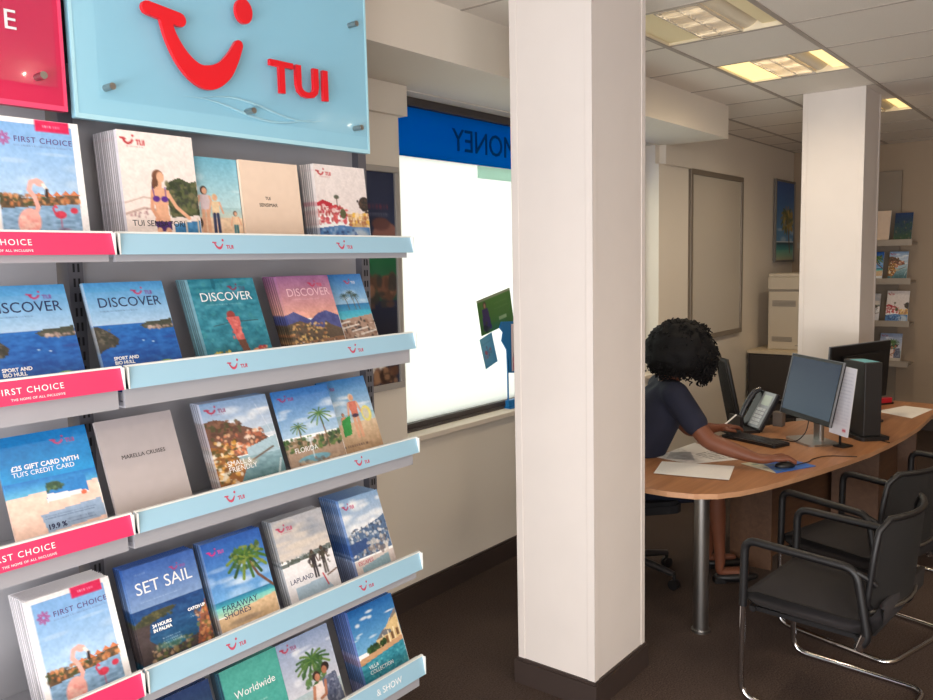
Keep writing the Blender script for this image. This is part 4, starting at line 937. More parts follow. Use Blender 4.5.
MB().box((4.62, 1.5, 0), (4.645, 1.74, .7), M=DM).build('end_panel', WOODP, desk)
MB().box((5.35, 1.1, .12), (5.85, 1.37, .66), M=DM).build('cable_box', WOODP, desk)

def slab(name, pts, z, th, mt, label, cat):
    o = MB().prism(pts, z, z+th).build(name, mt); tag(o, label, cat); return o
# papers
def printed_quad(name, art, q, z, label, cat, th=.0012):
    """q: four corners TL, BL, BR, TR on the desk"""
    ny, nx = art.ny, art.nx; u = np.linspace(0, 1, nx)[None, :, None]; v = np.linspace(0, 1, ny)[:, None, None]
    q = [np.array(p) for p in q]; XY = (1-u)*(1-v)*q[0]+(1-u)*v*q[1]+u*v*q[2]+u*(1-v)*q[3]
    V = np.concatenate([XY.reshape(-1, 2), np.full((nx*ny, 1), z+th)], 1); i = np.arange(ny-1)[:, None]*nx+np.arange(nx-1)[None]; F = np.stack([i, i+nx, i+nx+1, i+1], -1).reshape(-1, 4)
    edge = list(range(nx))+[nx*(k+1)-1 for k in range(1, ny)]+[nx*(ny-1)+k for k in range(nx-2, -1, -1)]+[nx*k for k in range(ny-2, 0, -1)]
    n0 = len(V); V2 = [(*V[e][:2], z) for e in edge]; k = len(edge); F2 = [(edge[a], edge[(a+1) % k], n0+(a+1) % k, n0+a) for a in range(k)]
    me = bpy.data.meshes.new(name); me.from_pydata(V.tolist()+V2, [], F.tolist()+F2+[tuple(n0+a for a in range(k))])
    C = lin(art.im.reshape(-1, 3)); C = np.vstack([C, C[edge]]); a = me.color_attributes.new('print', 'FLOAT_COLOR', 'POINT'); a.data.foreach_set('color', np.hstack([C, np.ones((len(C), 1))]).ravel().astype('f'))
    me.materials.append(PRINT); o = bpy.data.objects.new(name, me); col.objects.link(o); tag(o, label, cat); return o
a = Art(70, 46, 1.5, (240, 238, 236))
for k in range(7): a.tinytext(.1, .2+.09*k, 1.3, (190, 190, 196), .022, 20+k, .6)
printed_quad('paper_sheet', a, [(3.951, 1.859), (3.703, 1.787), (3.787, 1.434), (4.057, 1.509)], .7295, 'white typed sheet lying nearest the rounded desk end', 'paper')
a = Art(70, 60, 1.2, (236, 234, 232)); a.poly([(.02, .3), (.4, .05), (.7, .3), (.3, .8)], (150, 156, 164), .8); a.noise(.0, 0, .7, .9, 22, 16, 4)
for k in range(6): a.tinytext(.66, .45+.08*k, 1.12, (60, 60, 70), .05, 30+k, .8)
printed_quad('paper_sheet', a, [(4.031, 1.94), (3.99, 1.72), (4.229, 1.539), (4.473, 1.90)], .7265, 'white sheet with a grey picture under the woman\'s forearm', 'paper')
a = Art(60, 40, 1.4, (40, 84, 170)); a.grad(0, 1, (36, 78, 168), (56, 110, 196)); a.poly([(0, 0), (.5, 0), (.3, .5), (0, 1)], (206, 200, 176)); a.speck(.1, .1, .6, .9, [(120, 140, 150), (90, 120, 110), (60, 90, 150)], 16, .08, 4, .6); a.ell(1.15, .3, .09, .12, (170, 200, 226))
printed_quad('mouse_mat', a, [(4.138, 1.505), (4.046, 1.296), (4.294, 1.176), (4.379, 1.357)], .7265, 'blue printed mouse mat under the woman\'s hand', 'mouse mat', .003)
slab('paper_sheet', [(6.048, 1.275), (6.372, 1.157), (6.322, .976), (5.905, 1.029)], .7255, .0012, PAPER, 'blank white sheet on the far right end of the desk', 'paper')
# mouse
t = empty('computer_mouse', (4.188, 1.298, .731), -.84, 'black computer mouse under the woman\'s right hand', 'mouse')
MB().ell((0, 0, .004), (.052, .03, .022)).build('shell', BLK, t); MB().box((.02, -.003, .0), (.04, .003, .026)).build('wheel', STEEL, t)
cable = MB(); cable.tube(fillet([(4.222, 1.260, .736), (4.36, 1.225, .731), (4.42, 1.235, .729), (4.55, 1.20, .728), (4.60, 1.09, .728), (4.61, 1.055, .729)], .08), .0025, 6); o = cable.build('mouse_cable', BLK); tag(o, 'thin black cable from the mouse to the desk edge', 'cable')
o = MB().tube(fillet([(4.78, 1.62, .728), (4.83, 1.52, .7285), (4.78, 1.42, .7285), (4.76, 1.36, .80), (4.80, 1.36, .86)], .06), .003, 6).build('monitor_cable', BLK); tag(o, 'black cable looping behind the keyboard to the lit monitor', 'cable')
o = MB().tube(fillet([(5.12, 1.12, .729), (5.1, 1.05, .729), (5.06, .99, .728)], .05), .003, 6).build('power_cable', BLK); tag(o, 'black cable crossing the desk from the computer tower to the front edge', 'cable')
# keyboard
t = empty('keyboard', (4.70, 1.63, .7265), math.radians(70), 'black keyboard between the woman and the desk phone', 'keyboard')
MB().rbox((-.19, -.07, 0), (.19, .07, .016), .012).build('case', BLK, t, bevel=.002)
m = MB()
for r in range(5):
    for c in range(14): m.box((-.18+c*.0258, -.062+r*.0252, .016), (-.18+c*.0258+.022, -.062+r*.0252+.021, .0205))
m.build('keys', mat('key_black', (46, 45, 48), .35), t); MB().box((-.17, .062, .016), (.10, .067, .018)).build('trim_strip', STEEL, t)

# monitors
SCR = mat('lit_screen_blue', (20, 50, 90), .25, emit=((58, 96, 140), .55))
def scr_mat():
    m = bpy.data.materials.new('screen_image'); m.use_nodes = True; nt = m.node_tree; b = nt.nodes['Principled BSDF']; b.inputs['Base Color'].default_value = (.01, .012, .015, 1); b.inputs['Roughness'].default_value = .2
    tc = nt.nodes.new('ShaderNodeTexCoord'); g = nt.nodes.new('ShaderNodeTexGradient'); mp = nt.nodes.new('ShaderNodeMapping'); mp.inputs['Rotation'].default_value = (0, PI/2, 0); mp.inputs['Scale'].default_value = (2.8, 2.8, 2.8); mp.inputs['Location'].default_value = (.5, 0, 0)
    r = nt.nodes.new('ShaderNodeValToRGB'); r.color_ramp.elements[0].color = (*lin((110, 134, 156)), 1); r.color_ramp.elements[1].color = (*lin((36, 66, 108)), 1)
    nt.links.new(tc.outputs['Object'], mp.inputs[0]); nt.links.new(mp.outputs[0], g.inputs[0]); nt.links.new(g.outputs[1], r.inputs[0]); nt.links.new(r.outputs[0], b.inputs['Emission Color']); b.inputs['Emission Strength'].default_value = .26; b.inputs['Specular IOR Level'].default_value = .25
    return m
SCRM = scr_mat()
def monitor(x, y, az, zc, wd, hg, tilt, label, lit, base=True):
    """screen faces local -Y; az = world azimuth of the screen normal"""
    t = empty('computer_monitor', (x, y, .7255), az+PI/2, label, 'monitor')
    R = Matrix.Translation((0, 0, zc-.725)) @ Matrix.Rotation(tilt, 4, 'X')
    MB().box((-wd/2, 0, -hg/2), (wd/2, .018, hg/2), M=R).box((-wd/3, .018, -hg/3), (wd/3, .05, hg/3), M=R).build('casing', BLK, t, bevel=.003)
    MB().box((-wd/2+.014, -.0015, -hg/2+.03), (wd/2-.014, .001, hg/2-.014)).build('screen', SCRM if lit else mat('dark_screen', (16, 16, 20), .2), t, M=R)
    MB().box((-wd/2-.002, -.001, -hg/2), (-wd/2+.003, .008, hg/2+.003)).box((wd/2-.003, -.001, -hg/2), (wd/2+.002, .008, hg/2+.003)).box((-wd/2, -.001, hg/2), (wd/2, .008, hg/2+.003)).build('bezel', mat('bezel_grey', (120, 122, 128), .4), t, M=R)
    MB().rbox((-.035, .045, .01), (.035, .075, zc-.725), .01).build('stand_neck', STEEL if lit else BLK, t)
    MB().rbox((-.13, -.08, 0), (.13, .12, .012), .03).build('stand_base', STEEL if lit else BLK, t, bevel=.002)
    return t
monitor(4.85, 1.37, math.radians(138), 1.035, .50, .36, -.22, 'monitor with a lit blue screen facing the woman', True)
monitor(5.62, 1.30, math.radians(72), 1.045, .66, .37, -.06, 'black monitor seen from behind on the far half of the desk', False)
# sheet clipped at the side of the monitor
a = Art(30, 60, .45, (226, 226, 234))
for k in range(16): a.tinytext(.05, .08+.05*k, .40, (170, 174, 190), .016, 50+k, .7)
a.rect(.3, .9, .38, .93, (200, 60, 80))
t = empty('document_holder', (4.82, 1.205, .7255), math.radians(64)+PI, 'tall white typed list on a holder at the right edge of the lit monitor', 'document holder')
MB().rbox((-.05, -.02, 0), (.05, .07, .008), .015).box((-.006, .012, .008), (.006, .018, .2)).build('stand', BLK, t)
R = Matrix.Translation((-.064, 0, .072)) @ Matrix.Rotation(-.03, 4, 'X') @ Matrix.Rotation(.10, 4, 'Y')
art_sheet('printed_sheet', a, .128, .39, R @ Matrix.Translation((0, -.0008, 0)), parent=t); MB().box((0, 0, 0), (.128, .002, .39), M=R).build('backing', PAPER, t)
# tower
t = empty('computer_tower', (5.18, 1.17, .7255), math.radians(45), 'black desktop computer standing on end beside the typed list', 'computer')
CB = mat('tower_black', (34, 31, 31), .5, bump=.2, bscale=300)
MB().box((-.11, -.055, .02), (.11, .055, .45)).build('case', CB, t, bevel=.006); MB().rbox((-.15, -.09, 0), (.15, .09, .02), .02).build('stand_foot', BLK, t)
m = MB(); m.tube([(.02+.028*math.cos(q), .0565, .33+.028*math.sin(q)) for q in np.linspace(0, 2*PI, 20)[:-1]], .0022, 6, closed=True); m.build('round_emblem', mat('emblem_grey', (84, 80, 80), .4), t)
o = MB().box((-.09, -.045, 0), (.06, .045, .0012)).build('sticky_note', TEAL); o.matrix_basis = Matrix.Translation((5.18, 1.17, 1.1758)) @ Matrix.Rotation(PI/4, 4, 'Z'); tag(o, 'teal sticky note on top of the computer tower', 'note')
# desk phone
t = empty('desk_phone', (4.99, 1.77, .7255), math.radians(140)+PI/2, 'black desk phone with silver keys on a raised stand', 'phone')
R = Matrix.Translation((0, 0, .02)) @ Matrix.Rotation(math.radians(60), 4, 'X')
PH = mat('phone_black', (30, 30, 33), .3); PS = mat('phone_silver', (150, 152, 156), .3, metal=.5)
MB().box((-.10, 0, -.03), (.11, .25, 0), M=R).build('body', PH, t, bevel=.005)
MB().box((-.02, .01, 0), (.105, .245, .004), M=R).build('face_plate', PS, t)
MB().box((.005, .16, .004), (.09, .225, .006), M=R).build('display', mat('phone_lcd', (176, 186, 176), .3), t)
m = MB()
for r in range(5):
    for c in range(3): m.box((.0+c*.03, .025+r*.024, .004), (.022+c*.03, .042+r*.024, .009), M=R)
m.build('keypad', mat('phone_key_pale', (196, 198, 200), .4), t)
m = MB(); m.tube([R @ Vector(v) for v in fillet([(-.065, .0, .012), (-.065, .03, .04), (-.065, .125, .052), (-.065, .22, .04), (-.065, .25, .012)], .05, 4)], .017, 10); m.build('handset', mat('handset_black', (44, 44, 48), .22), t)
MB().box((-.09, -.18, 0), (.10, .02, .018)).box((-.06, -.10, .0), (.07, -.08, .10)).build('stand', PH, t)
o = MB().box((-.03, -.03, 0), (.03, .03, .09)).build('cable_holder', mat('grey_plastic', (110, 100, 92), .5)); o.location = (5.22, 1.66, .7255); tag(o, 'small grey desk organiser block behind the phone', 'organiser')
# stapler
t = empty('stapler', (6.36, 1.30, .7255), -.55, 'red stapler at the far back edge of the desk', 'stapler')
MB().rbox((-.09, -.02, 0), (.09, .02, .012), .01).build('base', BLK, t); MB().rbox((-.09, -.018, .012), (.08, .018, .045), .015).build('arm', REDP, t, bevel=.004)

# ================================================================== GUEST CHAIRS
def guest_chair(x, y, rz, label):
    t = empty('guest_chair', (x, y, 0), rz, label, 'chair', 'black cantilever guest chairs')
    hw = .265; r = .0125; za = .675
    # chrome U frame: both front legs, floor runners and rear cross bar
    p = [(-hw, .24, .44), (-hw, .245, .012), (-hw, -.30, .012), (hw, -.30, .012), (hw, .245, .012), (hw, .24, .44)]
    MB().tube(fillet(p, .07, 6), r, 12).build('frame', CHROME, t)
    for s in (-1, 1):
        p = [(s*hw, .24, .40), (s*hw, .235, za), (s*hw, -.19, za-.02), (s*hw, -.235, .40), (s*hw, -.20, .36)]
        MB().tube(fillet(p, .05, 5), .0165, 10).build('armrest', BLK, t)
        MB().cyl((s*hw, -.226, .415), (s*hw, -.205, .355), .0175, 12).build('chrome_tip', CHROME, t)
    # seat cushion, rear edge rising
    m = MB(); prof = [(.25, .425), (.24, .455), (.20, .468), (.0, .462), (-.15, .455), (-.21, .462), (-.25, .50), (-.27, .545), (-.29, .545), (-.285, .47), (-.25, .41), (-.15, .385), (.2, .40)]
    n = len(prof); vs = []
    xs = [-.245, -.235, 0, .235, .245]; ins = [.012, 0, 0, 0, .012]
    cy = sum(p[0] for p in prof)/n; cz = .44
    for xx, k in zip(xs, ins):
        for (yy, zz) in prof: vs.append((xx, yy+(cy-yy)*k*3, zz+(cz-zz)*k*18))
    fs = []
    for a in range(4):
        for b in range(n): fs.append((a*n+b, a*n+(b+1) % n, (a+1)*n+(b+1) % n, (a+1)*n+b))
    fs += [tuple(range(n)), tuple(4*n+b for b in range(n))[::-1]]
    m.add(vs, fs, smooth=True); m.build('seat', SEATG, t)
    m = MB().box((-.25, -.2, .385), (.25, .22, .402)); m.cyl((-hw, .20, .395), (hw, .20, .395), .012); m.cyl((-hw, -.20, .39), (hw, -.20, .39), .012); m.build('seat_frame', BLK, t)
    # curved back: ring frame with mesh
    def bp(u, v):   # u -1..1, v 0..1
        wdt = .252*(1-.10*max(0, v-.6)/.4); return Vector((u*wdt, -.222-.035*v-.07*(1-u*u), .50+.345*v))
    ring = [bp(u, 0) for u in np.linspace(-.9, .9, 9)]+[bp(1, v) for v in np.linspace(.08, .88, 8)]+[bp(u, 1) for u in np.linspace(.85, -.85, 9)]+[bp(-1, v) for v in np.linspace(.88, .08, 8)]
    MB().tube(ring, .012, 8, closed=True).build('back_frame', BLK, t)
    nu, nv = 12, 9; g = [bp(u, v) for v in np.linspace(.02, .98, nv) for u in np.linspace(-.97, .97, nu)]
    f = [(j*nu+i, j*nu+i+1, (j+1)*nu+i+1, (j+1)*nu+i) for j in range(nv-1) for i in range(nu-1)]
    m = MB(); m.add([v+Vector((0, .004, 0)) for v in g], f, smooth=True); m.add([v-Vector((0, .004, 0)) for v in g], [q[::-1] for q in f], smooth=True); m.build('backrest', BLKM, t)
    pts = [bp(u, .0)+Vector((0, -.012, 0)) for u in np.linspace(-1, 1, 9)]; MB().tube(pts, .006, 8).build('lumbar_trim', STEEL, t)
    for s in (-1, 1): MB().tube([(s*hw, -.19, .645), (s*.25, -.235, .62), (s*.236, -.25, .60)], .011, 8).build('back_joint', BLK, t)
    return t
c1 = guest_chair(3.405, .872, math.radians(-5), 'nearest guest chair, grey seat and chrome legs, at the lower right')
dup(c1, (4.13, .93, 0), math.radians(-16), 'middle guest chair tucked behind the nearest one at the desk')
dup(c1, (5.36, .62, 0), math.radians(-8), 'farthest guest chair at the right edge, only its back and arm in view')

# ================================================================== TASK CHAIRS
def task_chair(x, y, rz, label, back_h=.55, star=.0):
    t = empty('office_chair', (x, y, 0), rz, label, 'office chair')
    base = MB()
    for k in range(5):
        a = star+2*PI*k/5; e = Vector((.29*math.cos(a), .29*math.sin(a), .085)); base.tube([(0, 0, .125), (e.x*.5, e.y*.5, .11), e], [.028, .022, .016], 8)
    base.cyl((0, 0, .08), (0, 0, .15), .035); base.build('star_base', mat('base_grey', (70, 68, 70), .3, metal=.6), t)
    for k in range(5):
        a = star+2*PI*k/5; cx, cy = .29*math.cos(a), .29*math.sin(a); d = Vector((-math.sin(a), math.cos(a), 0))
        m = MB()
        for s in (-1, 1): c = Vector((cx, cy, .028)); m.cyl(c+d*s*.012-d*.007, c+d*s*.012+d*.007, .028, 16)
        m.cyl((cx, cy, .03), (cx, cy, .085), .009); m.build('castor', BLK, t)
    MB().cyl((0, 0, .14), (0, 0, .42), .024).build('gas_column', BLK, t)
    m = MB().rbox((-.245, -.23, .43), (.245, .24, .475), .08); m.rbox((-.235, -.22, .475), (.235, .23, .495), .08); m.build('seat', SEATB, t, bevel=.012)
    MB().box((-.12, -.2, .405), (.12, .15, .43)).tube(fillet([(0, -.15, .415), (0, -.33, .42), (0, -.31, .60)], .08), .02, 8).build('mechanism', BLK, t)
    nu, nv = 12, 10
    def bp(u, v): return Vector((u*.22*(1-.22*max(0, v-.3)), -.27-.10*v-.04*(1-u*u)+.0, .55+back_h*v))
    g = [bp(u, v) for v in np.linspace(0, 1, nv) for u in np.linspace(-1, 1, nu)]; f = [(j*nu+i, j*nu+i+1, (j+1)*nu+i+1, (j+1)*nu+i) for j in range(nv-1) for i in range(nu-1)]
    m = MB(); m.add([v+Vector((0, .012, 0)) for v in g], f, smooth=True); m.add([v-Vector((0, .012, 0)) for v in g], [q[::-1] for q in f], smooth=True); m.build('backrest', BLKM, t)
    ring = [bp(u, 0) for u in np.linspace(-1, 1, 8)]+[bp(1, v) for v in np.linspace(.1, .9, 7)]+[bp(u, 1) for u in np.linspace(1, -1, 8)]+[bp(-1, v) for v in np.linspace(.9, .1, 7)]
    MB().tube(ring, .017, 8, closed=True).build('back_frame', BLK, t)
    for s in (-1, 1):
        MB().tube(fillet([(s*.2, -.02, .42), (s*.29, -.02, .43), (s*.29, -.03, .66)], .05), .014, 8).box((s*.29-.03, -.15, .66), (s*.29+.03, .13, .685)).build('armrest', BLK, t)
    return t
FAZ = math.atan2(-.78, .62)
task_chair(4.07, 2.12, FAZ-PI/2+.12, "black office chair the woman sits on, partly behind the big column", star=.70)
task_chair(6.1, 1.98, math.radians(-150), 'empty black office chair behind the desk phone', .50)

# ================================================================== PERSON
def skin_body(name, nodes, edges, material, parent=None, sub=2, root=0, loc=(0, 0, 0)):
    keys = list(nodes); me = bpy.data.meshes.new(name); me.from_pydata([Vector(nodes[k][0])-Vector(loc) for k in keys], [(keys.index(a), keys.index(b)) for a, b in edges], [])
    me.materials.append(material)
    o = bpy.data.objects.new(name, me); col.objects.link(o)
    if parent is not None: o.parent = parent
    sm = o.modifiers.new('skin', 'SKIN'); sm.use_smooth_shade = True
    sv = me.skin_vertices[0].data if len(me.skin_vertices) else None
    if sv is None:
        me.attributes  # skin layer is created with the modifier on evaluation
    return o, keys
import bmesh
def skinned(name, nodes, edges, material, parent=None, sub=2, loc=(0, 0, 0), root=None):
    keys = list(nodes); bm = bmesh.new(); lay = bm.verts.layers.skin.verify(); vs = {}
    for k in keys:
        p, r = nodes[k]; v = bm.verts.new(Vector(p)-Vector(loc)); vs[k] = v; rr = r if hasattr(r, '__len__') else (r, r); v[lay].radius = rr; v[lay].use_root = (k == (root or keys[0]))
    for a, b in edges: bm.edges.new((vs[a], vs[b]))
    me = bpy.data.meshes.new(name); bm.to_mesh(me); bm.free(); me.materials.append(material)
    o = bpy.data.objects.new(name, me); col.objects.link(o); s = o.modifiers.new('skin', 'SKIN'); s.use_smooth_shade = True; s.branch_smoothing = .6
    d = o.modifiers.new('sub', 'SUBSURF'); d.levels = sub; d.render_levels = sub
    dg = bpy.context.evaluated_depsgraph_get(); dg.update()
    me2 = bpy.data.meshes.new_from_object(o.evaluated_get(dg)); o.modifiers.clear(); o.data = me2
    for p in me2.polygons: p.use_smooth = True
    if not me2.materials: me2.materials.append(material)
    if parent is not None: o.parent = parent
    return o
F = Vector((.62, -.78, 0)).normalized(); RT = Vector((-.78, -.62, 0)).normalized()
hips = Vector((4.085, 2.105, .585)); chest = hips+F*.13+Vector((0, 0, .38)); sh = hips+F*.20+Vector((0, 0, .50)); head = Vector((4.235, 1.865, 1.275))
N = {}
N['pelvis'] = (hips, (.15, .11)); N['belly'] = (hips+F*.04+Vector((0, 0, .18)), (.13, .11)); N['chest'] = (chest, (.14, .10)); N['neckbase'] = (sh+Vector((0, 0, .0)), (.075, .06)); N['neck'] = (sh+(head-sh)*.42, .046)
dn = (F*.62+Vector((0, 0, -.78))).normalized()   # face direction, looking down at the desk
upv = (F*.78+Vector((0, 0, .62))).normalized()
N['jaw'] = (head+dn*.03-upv*.06, (.052, .06)); N['skull'] = (head+dn*.01+upv*.03, (.075, .09)); N['crown'] = (head-dn*.01+upv*.085, (.055, .065))
E = [('pelvis', 'belly'), ('belly', 'chest'), ('chest', 'neckbase'), ('neckbase', 'neck'), ('neck', 'jaw'), ('jaw', 'skull'), ('skull', 'crown')]
N['nose'] = (head+dn*.105-upv*.002, .012); E.append(('skull', 'nose'))
def arm(tag_, sgn, shp, elb, wri, tip, zc):
    N[tag_+'sh'] = (shp, .048); N[tag_+'ua'] = (shp.lerp(elb, .5), .056); N[tag_+'el'] = (elb, .050); N[tag_+'fa'] = (elb.lerp(wri, .4), .045); N[tag_+'wr'] = (wri, (.031, .027))
    E.extend([('neckbase', tag_+'sh'), (tag_+'sh', tag_+'ua'), (tag_+'ua', tag_+'el'), (tag_+'el', tag_+'fa'), (tag_+'fa', tag_+'wr')])
    d = (tip-wri); L = d.length; d.normalize(); up = Vector((0, 0, 1)); side = d.cross(up).normalized()   # to the right of the hand direction
    palm = wri+d*L*.28+up*.004; N[tag_+'pa'] = (palm, (.040, .022)); E.append((tag_+'wr', tag_+'pa'))
    th = -sgn   # thumb side
    for q, (off_, ln) in enumerate(((.037, .90), (.012, 1.0), (-.013, .95), (-.037, .78))):
        o_ = side*off_*th; base = wri+d*L*.46+o_*.95+up*.008; mid = wri+d*L*(.48+.26*ln)+o_*1.25+up*(zc+.010); tp = wri+d*L*(.49+.46*ln)+o_*1.45+up*(zc-.012)
        N[tag_+'k%d' % q] = (base, .0125); N[tag_+'m%d' % q] = (mid, .0105); N[tag_+'t%d' % q] = (tp, .0088)
        E.extend([(tag_+'pa', tag_+'k%d' % q), (tag_+'k%d' % q, tag_+'m%d' % q), (tag_+'m%d' % q, tag_+'t%d' % q)])
    a1 = wri+d*L*.22+side*.042*th-up*.004; a2 = wri+d*L*.42+side*.060*th-up*.010; a3 = wri+d*L*.58+side*.056*th-up*.016
    N[tag_+'th1'] = (a1, .0125); N[tag_+'th2'] = (a2, .0105); N[tag_+'th3'] = (a3, .008); E.extend([(tag_+'pa', tag_+'th1'), (tag_+'th1', tag_+'th2'), (tag_+'th2', tag_+'th3')])
shR = sh+RT*.165+Vector((0, 0, -.02)); shL = sh-RT*.165+Vector((0, 0, -.02))
arm('r', 1, shR, Vector((4.06, 1.655, .845)), Vector((4.085, 1.400, .775)), Vector((4.225, 1.245, .765)), .004)
arm('l', -1, shL, Vector((4.46, 1.93, .80)), Vector((4.68, 1.845, .785)), Vector((4.83, 1.775, .770)), .0)
for tg, s in (('r', 1), ('l', -1)):
    hp = hips+RT*.09*s+F*.02-Vector((0, 0, .035)); kn = hp+F*.42+RT*.02*s+Vector((0, 0, -.01)); an = kn+F*.03+Vector((0, 0, -.435)); ft = an+F*.16+Vector((0, 0, -.045))
    N[tg+'hip'] = (hp, .082); N[tg+'th'] = (hp.lerp(kn, .55), .070); N[tg+'kn'] = (kn, .054); N[tg+'cf'] = (kn.lerp(an, .35), .050); N[tg+'sk'] = (kn.lerp(an, .75), .034); N[tg+'an'] = (an, .030); N[tg+'hl'] = (an+Vector((0, 0, -.045))-F*.01, .028); N[tg+'ft'] = (ft, (.034, .018))
    E += [('pelvis', tg+'hip'), (tg+'hip', tg+'th'), (tg+'th', tg+'kn'), (tg+'kn', tg+'cf'), (tg+'cf', tg+'sk'), (tg+'sk', tg+'an'), (tg+'an', tg+'hl'), (tg+'hl', tg+'ft')]
per = empty('person', (hips.x, hips.y, 0), 0, 'seated person in a navy top with curly black hair, hand on a mouse', 'person')
PL = (hips.x, hips.y, 0)
skinned('body', N, E, SKIN, per, 2, PL)
# clothing: short-sleeved navy dress
C = {}; CE = []
C['pelvis'] = (hips+Vector((0, 0, .0)), (.172, .135)); C['belly'] = (N['belly'][0]+F*.035, (.175, .165)); C['chest'] = (chest+F*.03, (.190, .165)); C['nb'] = (sh+Vector((0, 0, -.01)), (.130, .118))
CE += [('pelvis', 'belly'), ('belly', 'chest'), ('chest', 'nb')]
for tg, shp in (('r', shR), ('l', shL)):
    el = N[tg+'el'][0]; C[tg+'s'] = (shp, .084); C[tg+'u'] = (shp.lerp(el, .35), .078); C[tg+'c'] = (shp.lerp(el, .66), .073); C[tg+'m'] = ((sh+Vector((0, 0, -.015))).lerp(shp, .55), .108); CE += [('nb', tg+'m'), (tg+'m', tg+'s'), (tg+'s', tg+'u'), (tg+'u', tg+'c')]
    hp, th_, kn = N[tg+'hip'][0], N[tg+'th'][0], N[tg+'kn'][0]; C[tg+'h'] = (hp, .108); C[tg+'t'] = (th_, .095); C[tg+'k'] = (th_.lerp(kn, .75), .080); CE += [('pelvis', tg+'h'), (tg+'h', tg+'t'), (tg+'t', tg+'k')]
def blended(name, nodes, edges, material, parent, loc, voxel=.011):
    m = MB()
    for a_, b_ in edges:
        (p0, r0), (p1, r1) = nodes[a_], nodes[b_]; r0 = r0 if not hasattr(r0, '__len__') else sum(r0)/2; r1 = r1 if not hasattr(r1, '__len__') else sum(r1)/2
        k = max(2, int((p1-p0).length/.02))
        for q in range(k+1):
            t_ = q/k; c = p0.lerp(p1, t_)-Vector(loc); r_ = r0*(1-t_)+r1*t_; m.ell(c, (r_, r_, r_), 16, 10)
    o = m.build(name, material, parent); d = o.modifiers.new('r', 'REMESH'); d.mode = 'VOXEL'; d.voxel_size = voxel; d.use_smooth_shade = True
    sm_ = o.modifiers.new('s', 'SMOOTH'); sm_.factor = .5; sm_.iterations = 6
    dg = bpy.context.evaluated_depsgraph_get(); dg.update(); me2 = bpy.data.meshes.new_from_object(o.evaluated_get(dg)); o.modifiers.clear(); o.data = me2
    me2.materials.clear(); me2.materials.append(material)
    for p in me2.polygons: p.use_smooth = True
    return o
D = {}; DE = []
def dn_(k, p, r): D[k] = (p, r)
for tg, sg in (('r', 1), ('l', -1)):
    dn_(tg+'p', hips+RT*.055*sg, .125); dn_(tg+'b', hips+F*.055+Vector((0, 0, .18))+RT*.045*sg, .128); dn_(tg+'c', chest+F*.02+RT*.055*sg, .128); dn_(tg+'n', sh+RT*.06*sg-Vector((0, 0, .03)), .088)
    dn_(tg+'s', N[tg+'sh'][0], .078); el = N[tg+'el'][0]; dn_(tg+'u', N[tg+'sh'][0].lerp(el, .62), .068)
    dn_(tg+'h', N[tg+'hip'][0], .105); dn_(tg+'t', N[tg+'th'][0], .092); dn_(tg+'k', N[tg+'th'][0].lerp(N[tg+'kn'][0], .7), .078)
    DE += [(tg+x, tg+y) for x, y in ('pb', 'bc', 'cn', 'ns', 'su', 'ph', 'ht', 'tk')]
DE += [('rp', 'lp'), ('rb', 'lb'), ('rc', 'lc'), ('rn', 'ln'), ('rb', 'lc'), ('lb', 'rc')]
blended('dress', D, DE, NAVY, per, PL)
# shoes
for tg in ('r', 'l'):
    hl, ft = N[tg+'hl'][0]-Vector(PL), N[tg+'ft'][0]-Vector(PL); m = MB(); c = (hl+ft)/2; c.z = .032
    Mx = Matrix.Translation(c) @ Matrix.Rotation(math.atan2(F.y, F.x), 4, 'Z'); m.ell((0.01, 0, 0), (.128, .044, .030), M=Mx); m.box((-.11, -.03, -.03), (-.05, .03, .0), M=Mx); m.build('shoe', BLK, per)
# hair: lumpy mass plus loose curls
hc = head+Vector((-.015, .02, .006)); m = MB(); n_, m_ = 48, 32; vs = []
for i in range(m_+1):
    ph = PI*i/m_
    for k in range(n_):
        th = 2*PI*k/n_; d = Vector((math.sin(ph)*math.cos(th), math.sin(ph)*math.sin(th), math.cos(ph)))
        r = .182+.014*mnoise.noise(d*5)+.010*mnoise.noise(d*14)
        if d.z < -.3: r *= 1-.28*(-d.z-.3)/.7
        vs.append(hc-Vector(PL)+Vector((d.x*r*1.04, d.y*r*1.04, d.z*r)))
fs = [(i*n_+k, (i+1)*n_+k, (i+1)*n_+(k+1) % n_, i*n_+(k+1) % n_) for i in range(m_) for k in range(n_)]
m.add(vs, fs, smooth=True)
rr = random.Random(3)
for q in range(900):
    z = rr.uniform(-.75, 1); th = rr.uniform(0, 2*PI); s = math.sqrt(1-z*z); d = Vector((s*math.cos(th), s*math.sin(th), z)); st = hc-Vector(PL)+d*.163
    front_ = max(0, d.dot(Vector((F.x, F.y, -.45)).normalized())); L = rr.uniform(.018, .032)+.045*front_; ax = (d+Vector((0, 0, -.45-.8*front_))*(.9 if z < .5 else .3)).normalized()
    a_ = ax.cross(Vector((.3, .2, 1))).normalized(); b_ = ax.cross(a_); cr_ = rr.uniform(.005, .009); ph0 = rr.uniform(0, 6.28); pts = []
    for k in range(11): t_ = k/10; pts.append(st+d*.012*0+ax*L*t_+(a_*math.cos(ph0+t_*11)+b_*math.sin(ph0+t_*11))*cr_)
    m.tube(pts, .0036, 5)
m.build('hair', HAIR, per)
# eyes and mouth, hidden under the hair from most sides
sidev = RT
for s in (-1, 1):
    c = head-Vector(PL)+dn*.078+sidev*.030*s+upv*.012; MB().ell(c, (.013, .013, .013)).build('eye', mat('eye_white', (230, 226, 220), .2), per)
MB().ell(head-Vector(PL)+dn*.082-upv*.055, (.020, .016, .007)).build('lips', mat('lip_brown', (110, 50, 46), .4), per)
